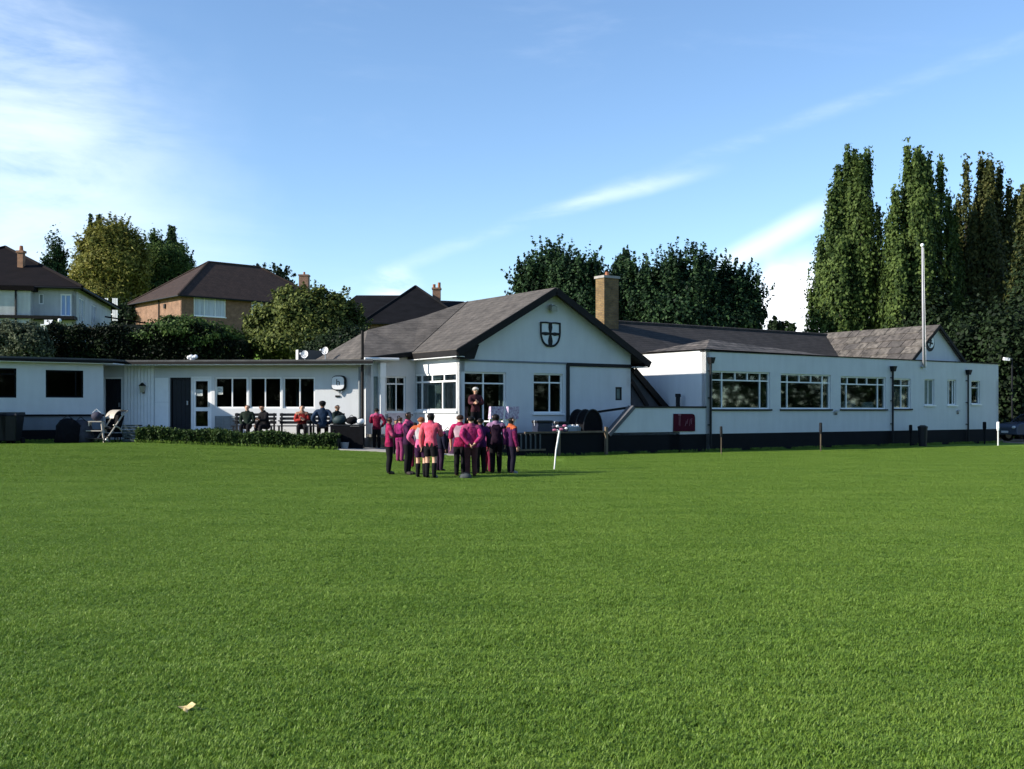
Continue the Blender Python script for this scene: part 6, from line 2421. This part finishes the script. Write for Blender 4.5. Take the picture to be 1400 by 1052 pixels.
# seated people behind the hedge
GS = 'people sitting behind the hedge'
by = 37.78
def seat(px, d, rot, H, lab, **k):
    x = (px - HX) / F * d
    person(Vector((x, d, PZ + .002)), RAD(rot), H, lab, sit=True, grp=GS, **k)


seat(338, 37.75, 0, 1.62, 'grey haired person in dark green sitting left on the bench', shirt=(.025, .045, .03), trousers=BLK, hair=(.30, .29, .27), arms=('lap', 'lap'))
seat(365, 37.75, -40, 1.60, 'person in black leaning forward on the first bench', shirt=BLK, trousers=BLK, hair=HB, arms=('lap', 'fwd'), lean=.35, skin='tan')
seat(413, 37.75, 10, 1.60, 'person in a red top sitting below the window strip', shirt=(.55, .05, .04), trousers=BLK, hair=(.16, .06, .03), arms=('fold', 'fold'), collar=(.6, .3, .2))
seat(441, 37.3, 190, 1.76, 'dark capped person in a blue jacket with back to the lawn', shirt=(.035, .07, .14), trousers=BLK, hair=HB, arms=('hip', 'hip'), skin='brown', cap=(.012, .012, .015))
seat(461, 37.2, 60, 1.62, 'person in dark green jacket next to the loaded table', shirt=(.012, .03, .026), trousers=BLK, hair=HB, arms=('fwd', 'lap'), skin='tan')

# ------------------------------------------------------------------ grass blades (one patch, instanced over the near lawn)
def grass():
    n = 2600
    S = .5
    m = bpy.data.materials.new('grass_blades')
    m.use_nodes = True
    nt = m.node_tree
    nt.nodes.clear()
    N, L = nt.nodes.new, nt.links.new
    out = N('ShaderNodeOutputMaterial')
    geo = N('ShaderNodeNewGeometry')
    n1 = N('ShaderNodeTexNoise')
    mp = N('ShaderNodeMapping')
    mp.inputs['Scale'].default_value = (1, 2.2, 1)
    L(geo.outputs['Position'], mp.inputs[0])
    L(mp.outputs[0], n1.inputs['Vector'])
    n1.inputs['Scale'].default_value = .45
    n1.inputs['Detail'].default_value = 5
    n1.inputs['Roughness'].default_value = .65
    a = N('ShaderNodeMath')
    a.operation = 'MULTIPLY_ADD'
    L(geo.outputs['Random Per Island'], a.inputs[0])
    a.inputs[1].default_value = .5
    a.inputs[2].default_value = -.25
    b = N('ShaderNodeMath')
    b.operation = 'ADD'
    L(a.outputs[0], b.inputs[0])
    sf_ = N('ShaderNodeMath')
    sf_.operation = 'MULTIPLY_ADD'
    L(n1.outputs['Fac'], sf_.inputs[0])
    sf_.inputs[1].default_value = .62
    sf_.inputs[2].default_value = .19
    L(sf_.outputs[0], b.inputs[1])
    cr = N('ShaderNodeValToRGB')
    e = cr.color_ramp.elements
    e[0].position = .22
    e[0].color = (.072, .145, .016, 1)
    e[1].position = .80
    e[1].color = (.215, .310, .055, 1)
    k = e.new(.5)
    k.color = (.145, .244, .031, 1)
    L(b.outputs[0], cr.inputs[0])
    df = N('ShaderNodeBsdfPrincipled')
    df.inputs['Roughness'].default_value = .5
    df.inputs['Specular IOR Level'].default_value = .25
    L(cr.outputs[0], df.inputs['Base Color'])
    tr = N('ShaderNodeBsdfTranslucent')
    L(cr.outputs[0], tr.inputs['Color'])
    mx = N('ShaderNodeMixShader')
    mx.inputs[0].default_value = .35
    L(df.outputs[0], mx.inputs[1])
    L(tr.outputs[0], mx.inputs[2])
    L(mx.outputs[0], out.inputs['Surface'])
    x = RG.uniform(-S * .56, S * .56, n)
    y = RG.uniform(-S * .56, S * .56, n)
    # tufts
    cxy = RG.uniform(-S / 2, S / 2, (90, 2))
    i = RG.integers(0, 90, n // 2)
    x[:n // 2] = cxy[i, 0] + RG.normal(size=n // 2) * .018
    y[:n // 2] = cxy[i, 1] + RG.normal(size=n // 2) * .018
    h = RG.uniform(.018, .045, n)
    an = RG.uniform(0, 2 * np.pi, n)
    ln_ = RG.uniform(.2, 1.1, n) * h
    w_ = RG.uniform(.0022, .0042, n)
    dx, dy = np.cos(an), np.sin(an)
    ex, ey = -dy, dx
    z0 = np.full(n, -.004)
    v = np.zeros((n, 5, 3))
    v[:, 0] = np.stack([x - ex * w_, y - ey * w_, z0], 1)
    v[:, 1] = np.stack([x + ex * w_, y + ey * w_, z0], 1)
    v[:, 2] = np.stack([x + ex * w_ * .8 + dx * ln_ * .35, y + ey * w_ * .8 + dy * ln_ * .35, h * .6], 1)
    v[:, 3] = np.stack([x - ex * w_ * .8 + dx * ln_ * .35, y - ey * w_ * .8 + dy * ln_ * .35, h * .6], 1)
    v[:, 4] = np.stack([x + dx * ln_, y + dy * ln_, h], 1)
    fs = []
    for q in range(n):
        o = q * 5
        fs += [(o, o + 1, o + 2, o + 3), (o + 3, o + 2, o + 4)]
    me = bpy.data.meshes.new('lawn_grass')
    me.from_pydata(v.reshape(-1, 3).tolist(), [], fs)
    me.materials.append(m)
    ob = link('lawn_grass', me, (0, 0, 0))
    tag(ob, 'short mown green grass covering the cricket outfield', 'grass', kind='stuff')
    ng = bpy.data.node_groups.new('scatter_grass', 'GeometryNodeTree')
    ng.interface.new_socket('Geometry', in_out='INPUT', socket_type='NodeSocketGeometry')
    ng.interface.new_socket('Geometry', in_out='OUTPUT', socket_type='NodeSocketGeometry')
    N, L = ng.nodes.new, ng.links.new
    gi, go = N('NodeGroupInput'), N('NodeGroupOutput')
    # a wedge of turf that widens away from the near edge, as rows
    joins = N('GeometryNodeJoinGeometry')
    y0 = 3.6
    while y0 < 47:
        y1 = y0 + 4.0
        wx = .52 * y1 * 2 + 3
        gr = N('GeometryNodeMeshGrid')
        gr.inputs['Size X'].default_value = wx
        gr.inputs['Size Y'].default_value = 4.0 - .38
        gr.inputs['Vertices X'].default_value = int(wx / .39) + 1
        gr.inputs['Vertices Y'].default_value = 11
        tf = N('GeometryNodeTransform')
        tf.inputs['Translation'].default_value = (0, y0 + 2.0, 0)
        L(gr.outputs['Mesh'], tf.inputs['Geometry'])
        L(tf.outputs[0], joins.inputs[0])
        y0 = y1
    pos = N('GeometryNodeInputPosition')
    sx = N('ShaderNodeSeparateXYZ')
    L(pos.outputs[0], sx.inputs[0])
    mr = N('ShaderNodeMapRange')
    mr.interpolation_type = 'SMOOTHSTEP'
    for nm, vv in (('From Min', 22), ('From Max', 36), ('To Min', 0), ('To Max', .5)):
        mr.inputs[nm].default_value = vv
    L(sx.outputs['Y'], mr.inputs['Value'])
    mr2 = N('ShaderNodeMapRange')
    for nm, vv in (('From Min', 1.5), ('From Max', -12.5), ('To Min', 0), ('To Max', 1)):
        mr2.inputs[nm].default_value = vv
    L(sx.outputs['X'], mr2.inputs['Value'])
    mu = N('ShaderNodeMath')
    mu.operation = 'MULTIPLY'
    L(mr.outputs[0], mu.inputs[0])
    L(mr2.outputs[0], mu.inputs[1])
    cz = N('ShaderNodeCombineXYZ')
    L(mu.outputs[0], cz.inputs['Z'])
    sp = N('GeometryNodeSetPosition')
    L(joins.outputs[0], sp.inputs['Geometry'])
    L(cz.outputs[0], sp.inputs['Offset'])
    ip = N('GeometryNodeInstanceOnPoints')
    L(sp.outputs[0], ip.inputs['Points'])
    L(gi.outputs[0], ip.inputs['Instance'])
    rv_ = N('FunctionNodeRandomValue')
    rv_.data_type = 'FLOAT_VECTOR'
    rv_.inputs[0].default_value = (0, 0, 0)
    rv_.inputs[1].default_value = (0, 0, 6.283)
    L(rv_.outputs[0], ip.inputs['Rotation'])
    rs = N('FunctionNodeRandomValue')
    rs.data_type = 'FLOAT_VECTOR'
    rs.inputs[0].default_value = (.84, .84, .5)
    rs.inputs[1].default_value = (.98, .98, .9)
    L(rs.outputs[0], ip.inputs['Scale'])
    L(ip.outputs[0], go.inputs[0])
    md = ob.modifiers.new('scatter', 'NODES')
    md.node_group = ng


grass()


def edge_tufts():
    P_ = []
    for t in RG.uniform(-10.3, t_end, 5200):
        w_ = PR.w(t, .02 + abs(RG.normal()) * .10, 0)
        if math.sin(t * 5.1) + math.sin(t * 2.3) + RG.normal() * .6 > -.4:
            P_.append((w_.x, w_.y))
    for f in RG.uniform(0, 1, 1600):
        P_.append((hl.x + (hr.x - hl.x) * f, 36.55 - .30 * f - .42 - abs(RG.normal()) * .06))
    for t in RG.uniform(-6, -.1, 1500):
        w_ = PK.w(t, .04 + abs(RG.normal()) * .12, 0)
        P_.append((w_.x, w_.y))
    vs, fs = [], []
    for x, y in P_:
        z = gz(x, y)
        h = RG.uniform(.05, .15)
        a = RG.uniform(0, 6.28)
        wd = RG.uniform(.005, .010)
        ex, ey = -math.sin(a) * wd, math.cos(a) * wd
        dx, dy = math.cos(a) * h * .5, math.sin(a) * h * .5
        b = len(vs)
        vs += [(x - ex, y - ey, z - .01), (x + ex, y + ey, z - .01), (x + dx * .3, y + dy * .3, z + h * .65), (x + dx, y + dy, z + h)]
        fs += [(b, b + 1, b + 2), (b + 1, b + 3, b + 2)]
    me = bpy.data.meshes.new('rough_grass')
    me.from_pydata(vs, [], fs)
    me.materials.append(bpy.data.materials['grass_blades'])
    tag(link('rough_grass', me, (0, 0, 0)), 'longer rough grass along the foot of the walls and hedge', 'grass', kind='stuff')


edge_tufts()
SC.cycles.use_denoising = True
SC.cycles.max_bounces = 6
SC.cycles.transparent_max_bounces = 12
